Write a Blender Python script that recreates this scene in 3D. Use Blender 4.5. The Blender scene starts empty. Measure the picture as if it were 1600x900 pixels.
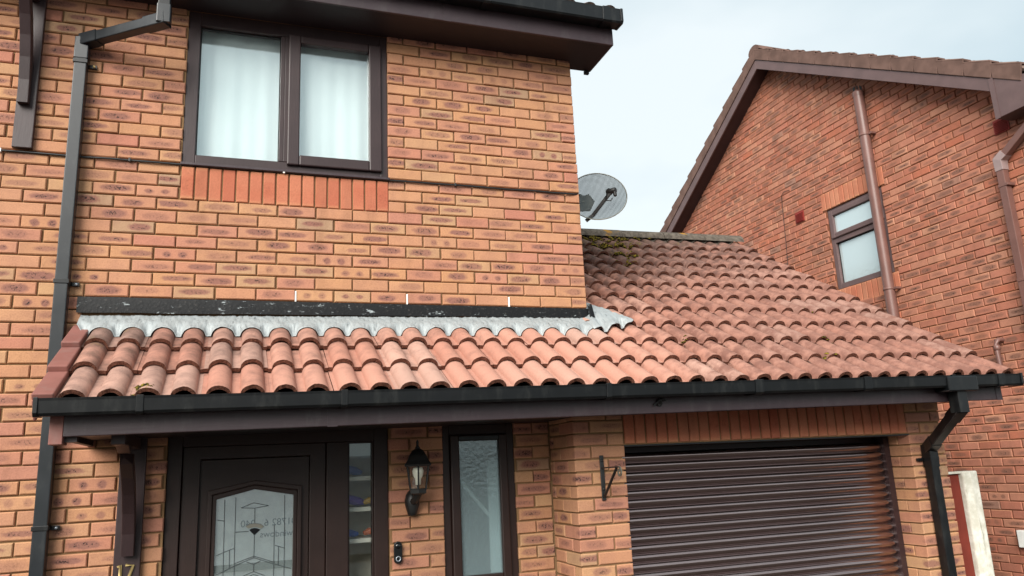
import bpy, bmesh, math, random
from mathutils import Vector, Matrix, noise
random.seed(7)
sc = bpy.context.scene
COL = sc.collection
rad = math.radians

# ---------------------------------------------------------------- camera
F_PX = 1213.59
CAM_P = Vector((-2.203, -4.700, 1.849))
yaw, pit, rol = .341641, .226907, -.047398
fw = Vector((math.sin(yaw)*math.cos(pit), math.cos(yaw)*math.cos(pit), math.sin(pit)))
rt = Vector((math.cos(yaw), -math.sin(yaw), 0)); up = rt.cross(fw)
r2 = rt*math.cos(rol)+up*math.sin(rol); u2 = up*math.cos(rol)-rt*math.sin(rol)
cam = bpy.data.objects.new('camera', bpy.data.cameras.new('camera')); COL.objects.link(cam)
cam.data.sensor_width = 36; cam.data.lens = F_PX/1600*36
cam.data.clip_start = .05; cam.data.clip_end = 4000
cam.matrix_world = Matrix(((r2.x, u2.x, -fw.x, CAM_P.x), (r2.y, u2.y, -fw.y, CAM_P.y), (r2.z, u2.z, -fw.z, CAM_P.z), (0, 0, 0, 1)))
sc.camera = cam
def in_frame(p, m=60):
    d = Vector(p)-CAM_P; z = d.dot(fw)
    if z < .1: return False
    x = 800+F_PX*d.dot(r2)/z; y = 450-F_PX*d.dot(u2)/z
    return -m < x < 1600+m and -m < y < 900+m

# ---------------------------------------------------------------- world, sun, exposure
SUN_EL, SUN_AZ = 31, 218           # degrees; azimuth measured from +Y towards +X
w = bpy.data.worlds.new('World'); sc.world = w; w.use_nodes = True
nt = w.node_tree; nt.nodes.clear()
N = nt.nodes.new
sky = N('ShaderNodeTexSky'); sky.sky_type = 'NISHITA'; sky.sun_disc = False
sky.sun_elevation = rad(SUN_EL); sky.sun_rotation = rad(SUN_AZ); sky.air_density = 1.5; sky.dust_density = 3
tc = N('ShaderNodeTexCoord'); mp = N('ShaderNodeMapping'); mp.inputs['Scale'].default_value = (1, 1, 2.2)
nz = N('ShaderNodeTexNoise'); nz.inputs['Scale'].default_value = 1.6; nz.inputs['Detail'].default_value = 5
cr = N('ShaderNodeValToRGB')
cr.color_ramp.elements[0].position = .38; cr.color_ramp.elements[0].color = (1.52, 1.84, 1.97, 1)
cr.color_ramp.elements[1].position = .64; cr.color_ramp.elements[1].color = (2.22, 2.40, 2.44, 1)
mx = N('ShaderNodeMix'); mx.data_type = 'RGBA'; mx.inputs[0].default_value = .94
bg = N('ShaderNodeBackground'); bg.inputs['Strength'].default_value = .1
wo = N('ShaderNodeOutputWorld')
L = nt.links.new
L(tc.outputs['Generated'], mp.inputs['Vector']); L(mp.outputs[0], nz.inputs['Vector']); L(nz.outputs[0], cr.inputs[0])
L(sky.outputs[0], mx.inputs[6]); L(cr.outputs[0], mx.inputs[7]); L(mx.outputs[2], bg.inputs['Color']); L(bg.outputs[0], wo.inputs[0])
sun = bpy.data.objects.new('sun', bpy.data.lights.new('sun', 'SUN')); COL.objects.link(sun)
sun.data.energy = 1.5; sun.data.angle = rad(44); sun.data.color = (1, .96, .9)
sd = Vector((math.sin(rad(SUN_AZ))*math.cos(rad(SUN_EL)), math.cos(rad(SUN_AZ))*math.cos(rad(SUN_EL)), math.sin(rad(SUN_EL))))
sun.rotation_euler = sd.to_track_quat('Z', 'Y').to_euler()
sc.view_settings.view_transform = 'Standard'; sc.view_settings.look = 'None'
sc.view_settings.exposure = 2.0; sc.view_settings.gamma = 1
sc.render.engine = 'CYCLES'; sc.cycles.max_bounces = 6; sc.cycles.transparent_max_bounces = 12

# ---------------------------------------------------------------- material helpers
def rgb(h, k=1.0):
    h = h.lstrip('#'); v = [int(h[i:i+2], 16)/255 for i in (0, 2, 4)]
    return tuple((c/12.92 if c <= .04045 else ((c+.055)/1.055)**2.4)*k for c in v)+(1,)
class NT:
    def __init__(s, name):
        s.m = bpy.data.materials.new(name); s.m.use_nodes = True; s.t = s.m.node_tree
        s.b = s.t.nodes['Principled BSDF']; s.out = s.t.nodes['Material Output']
    def n(s, t, **k):
        x = s.t.nodes.new('ShaderNode'+t)
        for a, v in k.items(): setattr(x, a, v)
        return x
    def put(s, sock, v):
        if isinstance(v, bpy.types.NodeSocket): s.t.links.new(v, sock)
        else: sock.default_value = v
    def m_(s, op, a, b=0., c=0.):
        x = s.n('Math', operation=op)
        s.put(x.inputs[0], a); s.put(x.inputs[1], b)
        if len(x.inputs) > 2: s.put(x.inputs[2], c)
        return x.outputs[0]
    def mix(s, f, a, b, blend='MIX'):
        x = s.n('Mix', data_type='RGBA', blend_type=blend)
        s.put(x.inputs[0], f); s.put(x.inputs[6], a); s.put(x.inputs[7], b); return x.outputs[2]
    def noise(s, vec, scale, detail=3., rough=.55):
        x = s.n('TexNoise'); s.put(x.inputs['Vector'], vec); x.inputs['Scale'].default_value = scale
        x.inputs['Detail'].default_value = detail; x.inputs['Roughness'].default_value = rough; return x.outputs[0]
    def smooth(s, v, lo, hi, a=0., b=1.):
        x = s.n('MapRange', interpolation_type='SMOOTHSTEP'); s.put(x.inputs[0], v)
        for i, q in enumerate((lo, hi, a, b)): s.put(x.inputs[i+1], q)
        return x.outputs[0]
    def ramp(s, f, stops):
        x = s.n('ValToRGB'); s.put(x.inputs[0], f); e = x.color_ramp.elements
        while len(e) < len(stops): e.new(.5)
        for q, (p, c) in zip(e, stops): q.position = p; q.color = c
        return x.outputs[0]
    def bump(s, h, strength, dist=.01):
        x = s.n('Bump'); x.inputs['Strength'].default_value = strength; x.inputs['Distance'].default_value = dist
        s.put(x.inputs['Height'], h); s.t.links.new(x.outputs[0], s.b.inputs['Normal'])
    def pos(s): return s.n('NewGeometry').outputs['Position']
    def base(s, c, rough=.6, spec=.5):
        s.put(s.b.inputs['Base Color'], c); s.put(s.b.inputs['Roughness'], rough); s.b.inputs['Specular IOR Level'].default_value = spec
        return s.m
    def strv(s, v, sc_):
        x = s.n('Mapping'); s.put(x.inputs[0], v); x.inputs['Scale'].default_value = sc_; return x.outputs[0]

def brick_mat(name, island, tones, halo, dark, plain=.24, amt=1.0):
    t = NT(name); P = t.pos()
    r = t.n('NewGeometry').outputs['Random Per Island'] if island else t.n('ObjectInfo').outputs['Random']
    rr = lambda k: t.m_('FRACT', t.m_('MULTIPLY', r, k))
    uv = t.n('SeparateXYZ'); t.put(uv.inputs[0], t.n('UVMap').outputs[0]); u, v = uv.outputs[0], uv.outputs[1]
    col = t.ramp(r, tones)
    n1 = t.noise(P, 26, 4, .6); n2 = t.noise(P, 130, 3, .6); n3 = t.noise(P, 7, 2)
    col = t.mix(t.smooth(n3, .35, .7, 0, .28), col, halo)
    n5 = t.noise(P, 90, 4, .8)
    wob = t.m_('ADD', t.m_('MULTIPLY', t.m_('SUBTRACT', n1, .5), 1.1), t.m_('MULTIPLY', t.m_('SUBTRACT', n5, .5), .9))
    # long smear
    cx = t.m_('ADD', .5, t.m_('MULTIPLY', t.m_('SUBTRACT', rr(17.3), .5), .3))
    du = t.m_('DIVIDE', t.m_('SUBTRACT', u, cx), t.m_('ADD', .28, t.m_('MULTIPLY', rr(11.3), .17))); dv = t.m_('DIVIDE', t.m_('SUBTRACT', v, t.m_('ADD', .42, t.m_('MULTIPLY', rr(23.9), .16))), t.m_('ADD', .24, t.m_('MULTIPLY', rr(19.1), .16)))
    d1 = t.m_('SQRT', t.m_('ADD', t.m_('POWER', t.m_('ABSOLUTE', du), 3.), t.m_('POWER', t.m_('ABSOLUTE', dv), 2.)))
    # two spots
    da = t.m_('SUBTRACT', t.m_('ABSOLUTE', t.m_('SUBTRACT', u, .5)), .2)
    d2 = t.m_('SQRT', t.m_('ADD', t.m_('POWER', t.m_('DIVIDE', da, .12), 2.), t.m_('POWER', t.m_('DIVIDE', dv, .95), 2.)))
    two = t.m_('LESS_THAN', rr(31.7), .07)
    d = t.m_('ADD', t.m_('MULTIPLY', two, d2), t.m_('MULTIPLY', t.m_('SUBTRACT', 1., two), d1))
    d = t.m_('ADD', d, wob)
    has = t.m_('MULTIPLY', t.m_('GREATER_THAN', rr(7.77), plain), t.m_('ADD', .3, t.m_('MULTIPLY', rr(3.9), .8)))
    mask = t.m_('MULTIPLY', t.smooth(d, 1.2, .5), t.m_('MULTIPLY', has, 1.0*amt))
    col = t.mix(mask, col, halo)
    core = t.m_('MULTIPLY', t.smooth(d, 1.0, .4), t.smooth(t.m_('ADD', n5, t.m_('MULTIPLY', t.m_('SUBTRACT', n1, .5), .5)), .52, .62))
    core = t.m_('MULTIPLY', core, t.m_('MULTIPLY', t.m_('POWER', has, 1.3), 1.25*amt))
    col = t.mix(core, col, dark)
    col = t.mix(t.smooth(n2, .35, .75, 0, .22), col, rgb('#5c3a28'))
    st_ = t.noise(t.strv(P, (5, 5, .7)), 1.4, 4, .6); col = t.mix(t.smooth(st_, .5, .75, 0, .3), col, rgb('#6b4a38'))
    # pale arris
    ed = t.m_('MAXIMUM', t.smooth(t.m_('ABSOLUTE', t.m_('SUBTRACT', v, .5)), .36, .5), 0.)
    col = t.mix(t.m_('MULTIPLY', ed, t.m_('MULTIPLY', rr(5.1), .3)), col, rgb('#d8a878'))
    t.bump(t.m_('ADD', t.m_('MULTIPLY', n1, .6), t.m_('MULTIPLY', n2, .5)), .5, .006)
    return t.base(col, .85, .25)
BUFF = [(0, rgb('#b08164')), (.2, rgb('#b88863')), (.4, rgb('#b17a66')), (.62, rgb('#bb8e69')), (.8, rgb('#af7461')), (.93, rgb('#b8906b')), (1, rgb('#a2846a'))]
RED = [(0, rgb('#ae6e5a')), (.3, rgb('#b57a64')), (.5, rgb('#a76652')), (.75, rgb('#ba856d')), (.92, rgb('#b06850')), (1, rgb('#9a7464'))]
SOLD = [(0, rgb('#b06a50')), (.5, rgb('#b67358')), (1, rgb('#a9624b'))]
M = {}
for isl in (0, 1):
    M['buff%d' % isl] = brick_mat('buff_brick_%d' % isl, isl, BUFF, rgb('#8a6054'), rgb('#262022'), .24, 1.05)
    M['red%d' % isl] = brick_mat('red_brick_%d' % isl, isl, RED, rgb('#7c584a'), rgb('#2c2726'), .25, .85)
    M['sold%d' % isl] = brick_mat('soldier_brick_%d' % isl, isl, SOLD, rgb('#a2503a'), rgb('#6a3a30'), .7, .4)
    M['nsold%d' % isl] = brick_mat('neighbour_soldier_%d' % isl, isl, [(0, rgb('#b8745a')), (1, rgb('#c08266'))], rgb('#a2503a'), rgb('#6a3a30'), .7, .4)
def mortar(name, c1, c2):
    t = NT(name); P = t.pos(); n = t.noise(P, 60, 5, .7)
    t.bump(n, .6, .008); return t.base(t.mix(t.noise(P, 9, 4), rgb(c1), rgb(c2)), .95, .1)
M['mortar'] = mortar('tan_mortar', '#775c43', '#8f7252'); M['nmortar'] = mortar('red_mortar', '#6e4534', '#8a5c46')
def plain(name, c, rough=.5, spec=.5, grain=0, var=.12, metal=0, c2=None, dust=.0):
    t = NT(name); P = t.pos()
    n = t.noise(P, 6, 4); col = t.mix(t.smooth(n, .3, .75, 0, 1), rgb(c), c2 and rgb(c2) or rgb(c, 1+var*2))
    if grain:
        g = t.noise(t.strv(P, (60, 60, 4) if grain == 1 else (4, 60, 60)), 3, 4, .6); t.bump(g, .25, .002)
        col = t.mix(t.smooth(g, .4, .7, 0, .3), col, rgb(c, .55))
    t.b.inputs['Metallic'].default_value = metal
    if dust: 
        d_ = t.noise(t.strv(P, (5, 5, 1.5)), 3, 5, .7); col = t.mix(t.smooth(d_, .48, .74, 0, dust), col, rgb('#8a8a84'))
    r = t.m_('ADD', rough-.06, t.m_('MULTIPLY', n, .14))
    return t.base(col, r, spec)
M['rose'] = plain('rosewood_plastic', '#2f2122', .4, .42, 1); M['rose_h'] = plain('rosewood_board', '#33272b', .4, .45, 2, dust=.06)
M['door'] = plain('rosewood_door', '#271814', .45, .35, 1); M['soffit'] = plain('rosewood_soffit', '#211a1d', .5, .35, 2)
M['black'] = plain('black_plastic', '#090b0d', .34, .4, dust=.05); M['iron'] = plain('black_iron', '#141414', .45, .5, 0, .5)
M['pipe_grey'] = plain('dark_pipe_plastic', '#15191d', .3, .5, dust=.06)
M['nbrown'] = plain('mauve_brown_board', '#5f4c4b', .5, .4, 2); M['npipe'] = plain('brown_pipe', '#694a43', .4, .5)
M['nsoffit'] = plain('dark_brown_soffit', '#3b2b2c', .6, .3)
M['verge'] = plain('plum_verge', '#7a5049', .6, .3, dust=.15); M['nverge'] = plain('brown_verge', '#5c4841', .85, .15, 0, .3)
M['white'] = plain('white_plastic', '#dcdcd8', .5); M['cream'] = plain('cream_wall', '#cfc8b8', .8, .2)
M['hall'] = plain('hall_wall', '#b5ad9c', .9, .2); M['brass'] = plain('brass', '#c8b078', .45, .5, 0, .1, .5)
M['cames'] = plain('grey_lead_came', '#3c4244', .5, .4); M['gloss'] = plain('gloss_black', '#08090b', .12, .6); M['ring'] = plain('silver_ring', '#a8b0b8', .3, .5, 0, .1, .6)
M['redvent'] = plain('red_vent', '#7c2a24', .6, .3); M['bulb'] = plain('opal_bulb', '#e8e4d4', .3)
M['redfence'] = plain('red_brown_fence', '#6a2c22', .8, .2, 1); M['tar'] = plain('underlay', '#1c1816', .9, .1)
M['lamp_brass'] = plain('dull_silver', '#7a786e', .45, .5, 0, .2, .7)
def concrete():
    t = NT('pale_concrete'); P = t.pos(); n = t.noise(P, 18, 6, .65)
    s_ = t.noise(t.strv(P, (40, 40, 5)), 1, 4, .6)
    c = t.mix(t.smooth(n, .35, .7), rgb('#b9b6a8'), rgb('#d4d2c8')); c = t.mix(t.smooth(s_, .56, .72, 0, .7), c, rgb('#83806c'))
    t.bump(n, .4, .006); return t.base(c, .9, .2)
M['conc'] = concrete()
def ridge():
    t = NT('grey_ridge_tile'); P = t.pos(); n = t.noise(P, 22, 6, .7); n2 = t.noise(P, 5, 3)
    c = t.mix(t.smooth(n, .3, .7), rgb('#4a443e'), rgb('#746c62')); c = t.mix(t.smooth(n2, .62, .68, 0, .8), c, rgb('#a87a2e'))
    t.bump(n, .7, .01); return t.base(c, .95, .1)
M['ridge'] = ridge()
def tile(name, tones, grime=True):
    t = NT(name); P = t.pos(); r = t.n('ObjectInfo').outputs['Random']
    n1 = t.noise(P, 11, 6, .65); n2 = t.noise(P, 190, 3, .7); n3 = t.noise(P, 2.3, 3); n4 = t.noise(P, 34, 5, .7)
    c = t.ramp(t.m_('ADD', t.m_('MULTIPLY', r, .85), t.m_('MULTIPLY', n3, .25)), tones)
    c = t.mix(t.smooth(n2, .52, .72, 0, .35), c, rgb('#6d453a'))
    c = t.mix(t.smooth(n4, .66, .74, 0, .4), c, rgb('#c2aba0'))
    if grime:
        x = t.n('SeparateXYZ'); t.put(x.inputs[0], P); lo = t.n('SeparateXYZ'); t.put(lo.inputs[0], t.n('TexCoord').outputs['Object'])
        old = t.smooth(t.m_('ADD', x.outputs[0], t.m_('MULTIPLY', t.m_('SUBTRACT', n1, .5), 1.6)), -.2, .9)       # the garage tiles are older than those over the porch
        c = t.mix(t.m_('ADD', .08, t.m_('MULTIPLY', old, t.smooth(n1, .34, .64, .38, .88))), c, rgb('#795449'))
        # weathered, lichen-stained patch beside the house wall, below the ridge
        g = t.m_('ADD', t.m_('MULTIPLY', t.m_('SUBTRACT', x.outputs[2], 2.75), .62), t.m_('MULTIPLY', x.outputs[0], -.17))
        g = t.m_('ADD', g, t.m_('MULTIPLY', t.m_('SUBTRACT', n1, .5), 1.1))
        c = t.mix(t.smooth(g, -.05, .62, 0, .8), c, rgb('#54423c'))
        c = t.mix(t.m_('MULTIPLY', t.smooth(g, .45, .75), t.smooth(n4, .47, .6)), c, rgb('#8a7434'))
        c = t.mix(t.m_('MULTIPLY', t.smooth(g, .36, .7), t.smooth(n4, .5, .35)), c, rgb('#2a2620'))
        # grit lodged in the channels against the course above
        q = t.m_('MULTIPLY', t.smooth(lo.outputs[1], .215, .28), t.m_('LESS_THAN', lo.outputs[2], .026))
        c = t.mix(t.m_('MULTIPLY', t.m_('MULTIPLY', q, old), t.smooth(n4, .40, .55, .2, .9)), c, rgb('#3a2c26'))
    t.bump(t.m_('ADD', n2, t.m_('MULTIPLY', n4, .8)), .45, .006)
    return t.base(c, .82, .25)
M['tile'] = tile('terracotta_tile', [(0, rgb('#b58473')), (.35, rgb('#bc8c7a')), (.6, rgb('#b27e6c')), (.85, rgb('#be9686')), (1, rgb('#ab8b7e'))])
M['utile'] = tile('brown_roof_tile', [(0, rgb('#6a564e')), (1, rgb('#7d6a60'))], False)
M['nose'] = plain('tile_nose', '#4a2c26', .95, .1, 0, .5)
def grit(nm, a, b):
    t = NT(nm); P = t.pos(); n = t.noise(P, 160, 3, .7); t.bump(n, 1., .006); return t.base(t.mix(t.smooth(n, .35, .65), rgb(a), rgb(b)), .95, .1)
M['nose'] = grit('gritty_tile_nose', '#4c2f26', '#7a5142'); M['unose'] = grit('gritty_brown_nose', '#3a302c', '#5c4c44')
def lead():
    t = NT('silvery_lead'); P = t.pos(); n = t.noise(t.strv(P, (42, 12, 12)), 1, 6, .7); n2 = t.noise(P, 14, 4)
    c = t.mix(t.smooth(n, .26, .44), rgb('#4a4e50'), rgb('#9aa0a1')); c = t.mix(t.smooth(n2, .5, .72, 0, .4), c, rgb('#868a8a'))
    t.bump(n, .8, .01); t.b.inputs['Metallic'].default_value = .15; return t.base(c, .5, .5)
M['lead'] = lead()
def leadstrip():
    t = NT('black_lead_strip'); P = t.pos(); n = t.noise(t.strv(P, (14, 14, 30)), 1, 6, .75); n2 = t.noise(P, 60, 4)
    x = t.n('SeparateXYZ'); t.put(x.inputs[0], P)
    c = t.mix(t.smooth(n, .59, .68), rgb('#0c0d0f'), rgb('#9aa2a4')); c = t.mix(t.smooth(n2, .6, .7, 0, .3), c, rgb('#54504c'))
    t.bump(n2, .4, .004); return t.base(c, .5, .25)
M['strip'] = leadstrip()
def glass(name, tint, k=2.0, rough=.0, body=None, bodyf=.0, bump=0):
    t = NT(name); t.t.nodes.remove(t.b)
    tr = t.n('BsdfTransparent'); tr.inputs[0].default_value = tint
    gl = t.n('BsdfGlossy'); gl.inputs['Roughness'].default_value = rough; gl.inputs[0].default_value = (.90, .985, 1, 1)
    fr = t.n('Fresnel'); bf = t.n('NewGeometry').outputs['Backfacing']
    t.put(fr.inputs[0], t.m_('ADD', t.m_('MULTIPLY', bf, 1/1.5-1.5), 1.5))
    base = tr.outputs[0]
    if body:
        df = t.n('BsdfDiffuse'); df.inputs[0].default_value = body; tl = t.n('BsdfTranslucent'); tl.inputs[0].default_value = body
        m0 = t.n('MixShader'); m0.inputs[0].default_value = .35; t.t.links.new(df.outputs[0], m0.inputs[1]); t.t.links.new(tl.outputs[0], m0.inputs[2])
        m1 = t.n('MixShader'); m1.inputs[0].default_value = bodyf
        t.t.links.new(tr.outputs[0], m1.inputs[1]); t.t.links.new(m0.outputs[0], m1.inputs[2]); base = m1.outputs[0]
    if bump:
        b = t.n('Bump'); b.inputs['Strength'].default_value = .35; b.inputs['Distance'].default_value = .004
        t.put(b.inputs['Height'], t.noise(t.pos(), bump, 3)); t.t.links.new(b.outputs[0], gl.inputs['Normal'])
    mxs = t.n('MixShader'); t.put(mxs.inputs[0], t.m_('MINIMUM', t.m_('MULTIPLY', fr.outputs[0], k), 1.))
    t.t.links.new(base, mxs.inputs[1]); t.t.links.new(gl.outputs[0], mxs.inputs[2]); t.t.links.new(mxs.outputs[0], t.out.inputs[0])
    return t.m
M['glass'] = glass('window_glass', (.95, .985, .985, 1), 4.)
M['clear'] = glass('clear_glass', (.95, .97, .965, 1), 1.2)
M['vanpale'] = glass('van_pale_door_glass', (.9, .95, .94, 1), 11., .008, rgb('#c4d2d1'), .55)  # pale body colour stands in for much of the white van's reflection
M['obscure'] = glass('obscure_glass', (.85, .92, .93, 1), 2.0, .08, rgb('#a8bcc0'), .35, 40)
M['nglass'] = glass('frosted_bathroom_glass', (.9, .95, .95, 1), 5, .10, rgb('#dcebee'), .85, 25)
def cloth():
    t = NT('net_curtain'); t.t.nodes.remove(t.b)
    df = t.n('BsdfDiffuse'); df.inputs[0].default_value = (.93, .94, .94, 1); tl = t.n('BsdfTranslucent'); tl.inputs[0].default_value = (.85, .88, .88, 1)
    mxs = t.n('MixShader'); mxs.inputs[0].default_value = .04
    t.t.links.new(df.outputs[0], mxs.inputs[1]); t.t.links.new(tl.outputs[0], mxs.inputs[2]); t.t.links.new(mxs.outputs[0], t.out.inputs[0]); return t.m
M['net'] = cloth()
def dishmat():
    t = NT('perforated_dish'); P = t.n('TexCoord').outputs['Object']
    x = t.n('SeparateXYZ'); t.put(x.inputs[0], P)
    g = lambda s_: t.m_('ABSOLUTE', t.m_('SINE', t.m_('MULTIPLY', s_, 330.)))
    h = t.m_('MULTIPLY', g(x.outputs[0]), g(x.outputs[1]))
    t.base(rgb('#485254'), .5, .4)
    t.put(t.b.inputs['Alpha'], t.smooth(h, .6, .42, .12, 1.)); return t.m
M['dish'] = dishmat()
def moss():
    t = NT('moss'); P = t.pos(); n = t.noise(P, 60, 4, .7); t.bump(n, 1., .01)
    return t.base(t.mix(t.smooth(n, .42, .62), rgb('#26241a'), rgb('#8f7c30')), 1., .05)
M['moss'] = moss()
def ground_mat():
    t = NT('block_paving'); P = t.pos(); b = t.n('TexBrick'); t.put(b.inputs['Vector'], P); b.inputs['Scale'].default_value = 2.5
    b.inputs['Color1'].default_value = rgb('#4e4843'); b.inputs['Color2'].default_value = rgb('#45403b'); b.inputs['Mortar'].default_value = rgb('#4a443e')
    return t.base(t.mix(t.smooth(t.noise(P, 3, 5), .3, .7, 0, .4), b.outputs[0], rgb('#413c38')), .9, .2)
M['ground'] = ground_mat()
M['vanwhite'] = plain('van_white', '#d4d8da', .25, .5); M['ink'] = plain('blue_grey_lettering', '#27375a', .5); M['tyre'] = plain('tyre', '#0c0c0c', .9)
M['blue'] = plain('blue_toy', '#3a63b8', .4); M['yellow'] = plain('yellow_toy', '#c2962e', .5); M['purple'] = plain('purple_toy', '#6a4fae', .5)
M['orange'] = plain('orange_toy', '#b8603a', .5); M['shelf'] = plain('painted_shelf', '#d5d2c6', .6)

# ---------------------------------------------------------------- geometry helpers
class MB:
    def __init__(s): s.v = []; s.f = []; s.mi = []; s.uv = None; s.sm = []
    def add(s, vs, fs, mi=0, smooth=False):
        o = len(s.v); s.v += [tuple(p) for p in vs]
        for f in fs: s.f.append([i+o for i in f]); s.mi.append(mi); s.sm.append(smooth)
        return s
    def box(s, x0, x1, y0, y1, z0, z1, mi=0):
        vs = [(x, y, z) for z in (z0, z1) for y in (y0, y1) for x in (x0, x1)]
        return s.add(vs, [(0, 2, 3, 1), (4, 5, 7, 6), (0, 1, 5, 4), (2, 6, 7, 3), (0, 4, 6, 2), (1, 3, 7, 5)], mi)
    def prism(s, pts, d, mi=0):            # polygon of 3d points extruded by vector d
        n = len(pts); vs = [Vector(p) for p in pts]+[Vector(p)+Vector(d) for p in pts]
        return s.add(vs, [tuple(range(n))[::-1], tuple(range(n, 2*n))]+[(i, (i+1) % n, n+(i+1) % n, n+i) for i in range(n)], mi)
    def tube(s, pts, r, seg=12, mi=0, cap=True, square=None, upv=(0, 0, 1)):
        pts = [Vector(p) for p in pts]; rings = []
        for i, p in enumerate(pts):
            a = pts[max(i-1, 0)]; b = pts[min(i+1, len(pts)-1)]; d = (b-a).normalized()
            uu = Vector(upv); 
            if abs(d.dot(uu)) > .95: uu = Vector((0, 1, 0))
            x = d.cross(uu).normalized(); y = x.cross(d).normalized()
            k = 1.0
            if 0 < i < len(pts)-1:
                c = (pts[i]-pts[i-1]).normalized().dot((pts[i+1]-pts[i]).normalized()); k = 1/max(.5, math.sqrt((1+c)/2))
            rr = r[i] if isinstance(r, (list, tuple)) else r
            if square: rings.append([p+x*(sx*square[0]/2)*k+y*(sy*square[1]/2)*k for sx, sy in ((-1, -1), (1, -1), (1, 1), (-1, 1))])
            else: rings.append([p+(x*math.cos(2*math.pi*j/seg)+y*math.sin(2*math.pi*j/seg))*rr for j in range(seg)])
        n = len(rings[0]); vs = [q for rg in rings for q in rg]
        fs = [(i*n+j, i*n+(j+1) % n, (i+1)*n+(j+1) % n, (i+1)*n+j) for i in range(len(rings)-1) for j in range(n)]
        s.add(vs, fs, mi, not square)
        if cap: s.add(rings[0], [tuple(range(n))[::-1]], mi); s.add(rings[-1], [tuple(range(n))], mi)
        return s
    def lathe(s, c, prof, seg=16, mi=0, axis='z'):
        vs = []
        for r, h in prof:
            for j in range(seg):
                a = 2*math.pi*j/seg; x, y = r*math.cos(a), r*math.sin(a)
                vs.append((c[0]+x, c[1]+y, c[2]+h) if axis == 'z' else (c[0]+x, c[1]+h, c[2]+y))
        fs = [(i*seg+j, i*seg+(j+1) % seg, (i+1)*seg+(j+1) % seg, (i+1)*seg+j) for i in range(len(prof)-1) for j in range(seg)]
        return s.add(vs, fs, mi, True)
    def mesh(s, name, mats):
        me = bpy.data.meshes.new(name); me.from_pydata(s.v, [], s.f)
        for m in (mats if isinstance(mats, (list, tuple)) else [mats]): me.materials.append(m)
        me.polygons.foreach_set('material_index', s.mi); me.polygons.foreach_set('use_smooth', s.sm)
        if s.uv:
            lay = me.uv_layers.new(name='UVMap'); lay.data.foreach_set('uv', s.uv)
        me.update(); return me
    def build(s, name, mats, parent=None, bevel=0, fix=True):
        me = s.mesh(name, mats)
        if fix:
            bm = bmesh.new(); bm.from_mesh(me); bmesh.ops.recalc_face_normals(bm, faces=bm.faces); bm.to_mesh(me); bm.free()
        o = link(name, me, parent)
        if bevel:
            b = o.modifiers.new('bevel', 'BEVEL'); b.width = bevel; b.segments = 2; b.limit_method = 'ANGLE'
        return o
def link(name, me, parent=None):
    o = bpy.data.objects.new(name, me); COL.objects.link(o)
    if parent: adopt(o, parent)
    return o
def adopt(o, parent):
    o.parent = parent
    if parent.type == 'EMPTY': o.matrix_parent_inverse = Matrix.Translation(-parent.location)
def tag(o, label=None, cat=None, group=None, kind=None):
    for k, v in (('label', label), ('category', cat), ('group', group), ('kind', kind)):
        if v: o[k] = v
    return o
def thing(name, loc, label, cat, group=None):
    o = bpy.data.objects.new(name, None); o.empty_display_size = .2; COL.objects.link(o); o.location = loc
    return tag(o, label, cat, group)
def box(name, mat, parent, *a, bevel=0): return MB().box(*a).build(name, mat, parent, bevel)

# bricks -----------------------------------------------------------
def brick_geo(Lx, H, D, rnd, c=.005):
    j = lambda a: rnd.uniform(-a, a)
    x0, x1, z0, z1 = -Lx/2+j(.002), Lx/2+j(.002), -H/2+j(.0015), H/2+j(.0015)
    fr = [(x0+c, j(.001), z0+c), (x1-c, j(.001), z0+c), (x1-c, j(.001), z1-c), (x0+c, j(.001), z1-c)]
    md = [(x0, c, z0+j(.001)), (x1, c, z0+j(.001)), (x1, c, z1+j(.001)), (x0, c, z1+j(.001))]
    bk = [(p[0], D, p[2]) for p in md]
    vs = fr+md+bk; fs = [(0, 1, 2, 3)]
    for i in range(4):
        k = (i+1) % 4; fs += [(i, i+4, k+4, k), (i+4, i+8, k+8, k+4)]
    uv = []
    for f in fs:
        for i in f:
            p = vs[i]; side = abs(p[1]) > c*1.5
            uv += [(p[0]-x0)/.215+(1-Lx/.215)/2 if not side else ((p[0]-x0)/.215+(p[1])/.215*(-1 if p[0] < 0 else 1)+(1-Lx/.215)/2), (p[2]-z0)/(z1-z0)]
    return vs, fs, uv
_bc = {}
def brick_mesh(Lx, H, D, mat, var):
    k = (round(Lx, 3), round(H, 3), round(D, 3), mat, var)
    if k not in _bc:
        vs, fs, uv = brick_geo(k[0], k[1], k[2], random.Random(hash(k[:3])+var*77))
        b = MB(); b.add(vs, fs); b.uv = uv; _bc[k] = b.mesh('brick', M[mat+'0'])
    return _bc[k]
def lay(items, mat_default, parent, limit):
    """items: (centre of front face, rotation about z, roll(0 or 90), length, height, depth, material). Nearest ones single, the rest joined."""
    vis = [i for i in items if in_frame(i[0])]
    vis.sort(key=lambda i: (Vector(i[0])-CAM_P).length)
    for i in vis[:limit]:
        o = link('brick', brick_mesh(i[2], i[3], i[4], i[5], random.randrange(5)), parent)
        o.matrix_basis = Matrix.Translation(i[0]) @ Matrix.Rotation(i[1], 4, 'Z') @ Matrix.Translation((0, random.uniform(-.0025, .0025), 0)) @ Matrix.Rotation(random.uniform(-.006, .006), 4, 'Y')
    rest = vis[limit:]
    for mat in sorted(set(i[5] for i in rest)):
        b = MB(); b.uv = []
        for i in rest:
            if i[5] != mat: continue
            vs, fs, uv = brick_geo(i[2], i[3], i[4], random)
            m = Matrix.Translation(i[0]) @ Matrix.Rotation(i[1], 4, 'Z') @ Matrix.Translation((0, random.uniform(-.0025, .0025), 0))
            b.add([m @ Vector(v) for v in vs], fs); b.uv += uv
        tag(b.build('distant_bricks', M[mat+'1'], parent, fix=False), kind='stuff')
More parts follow.
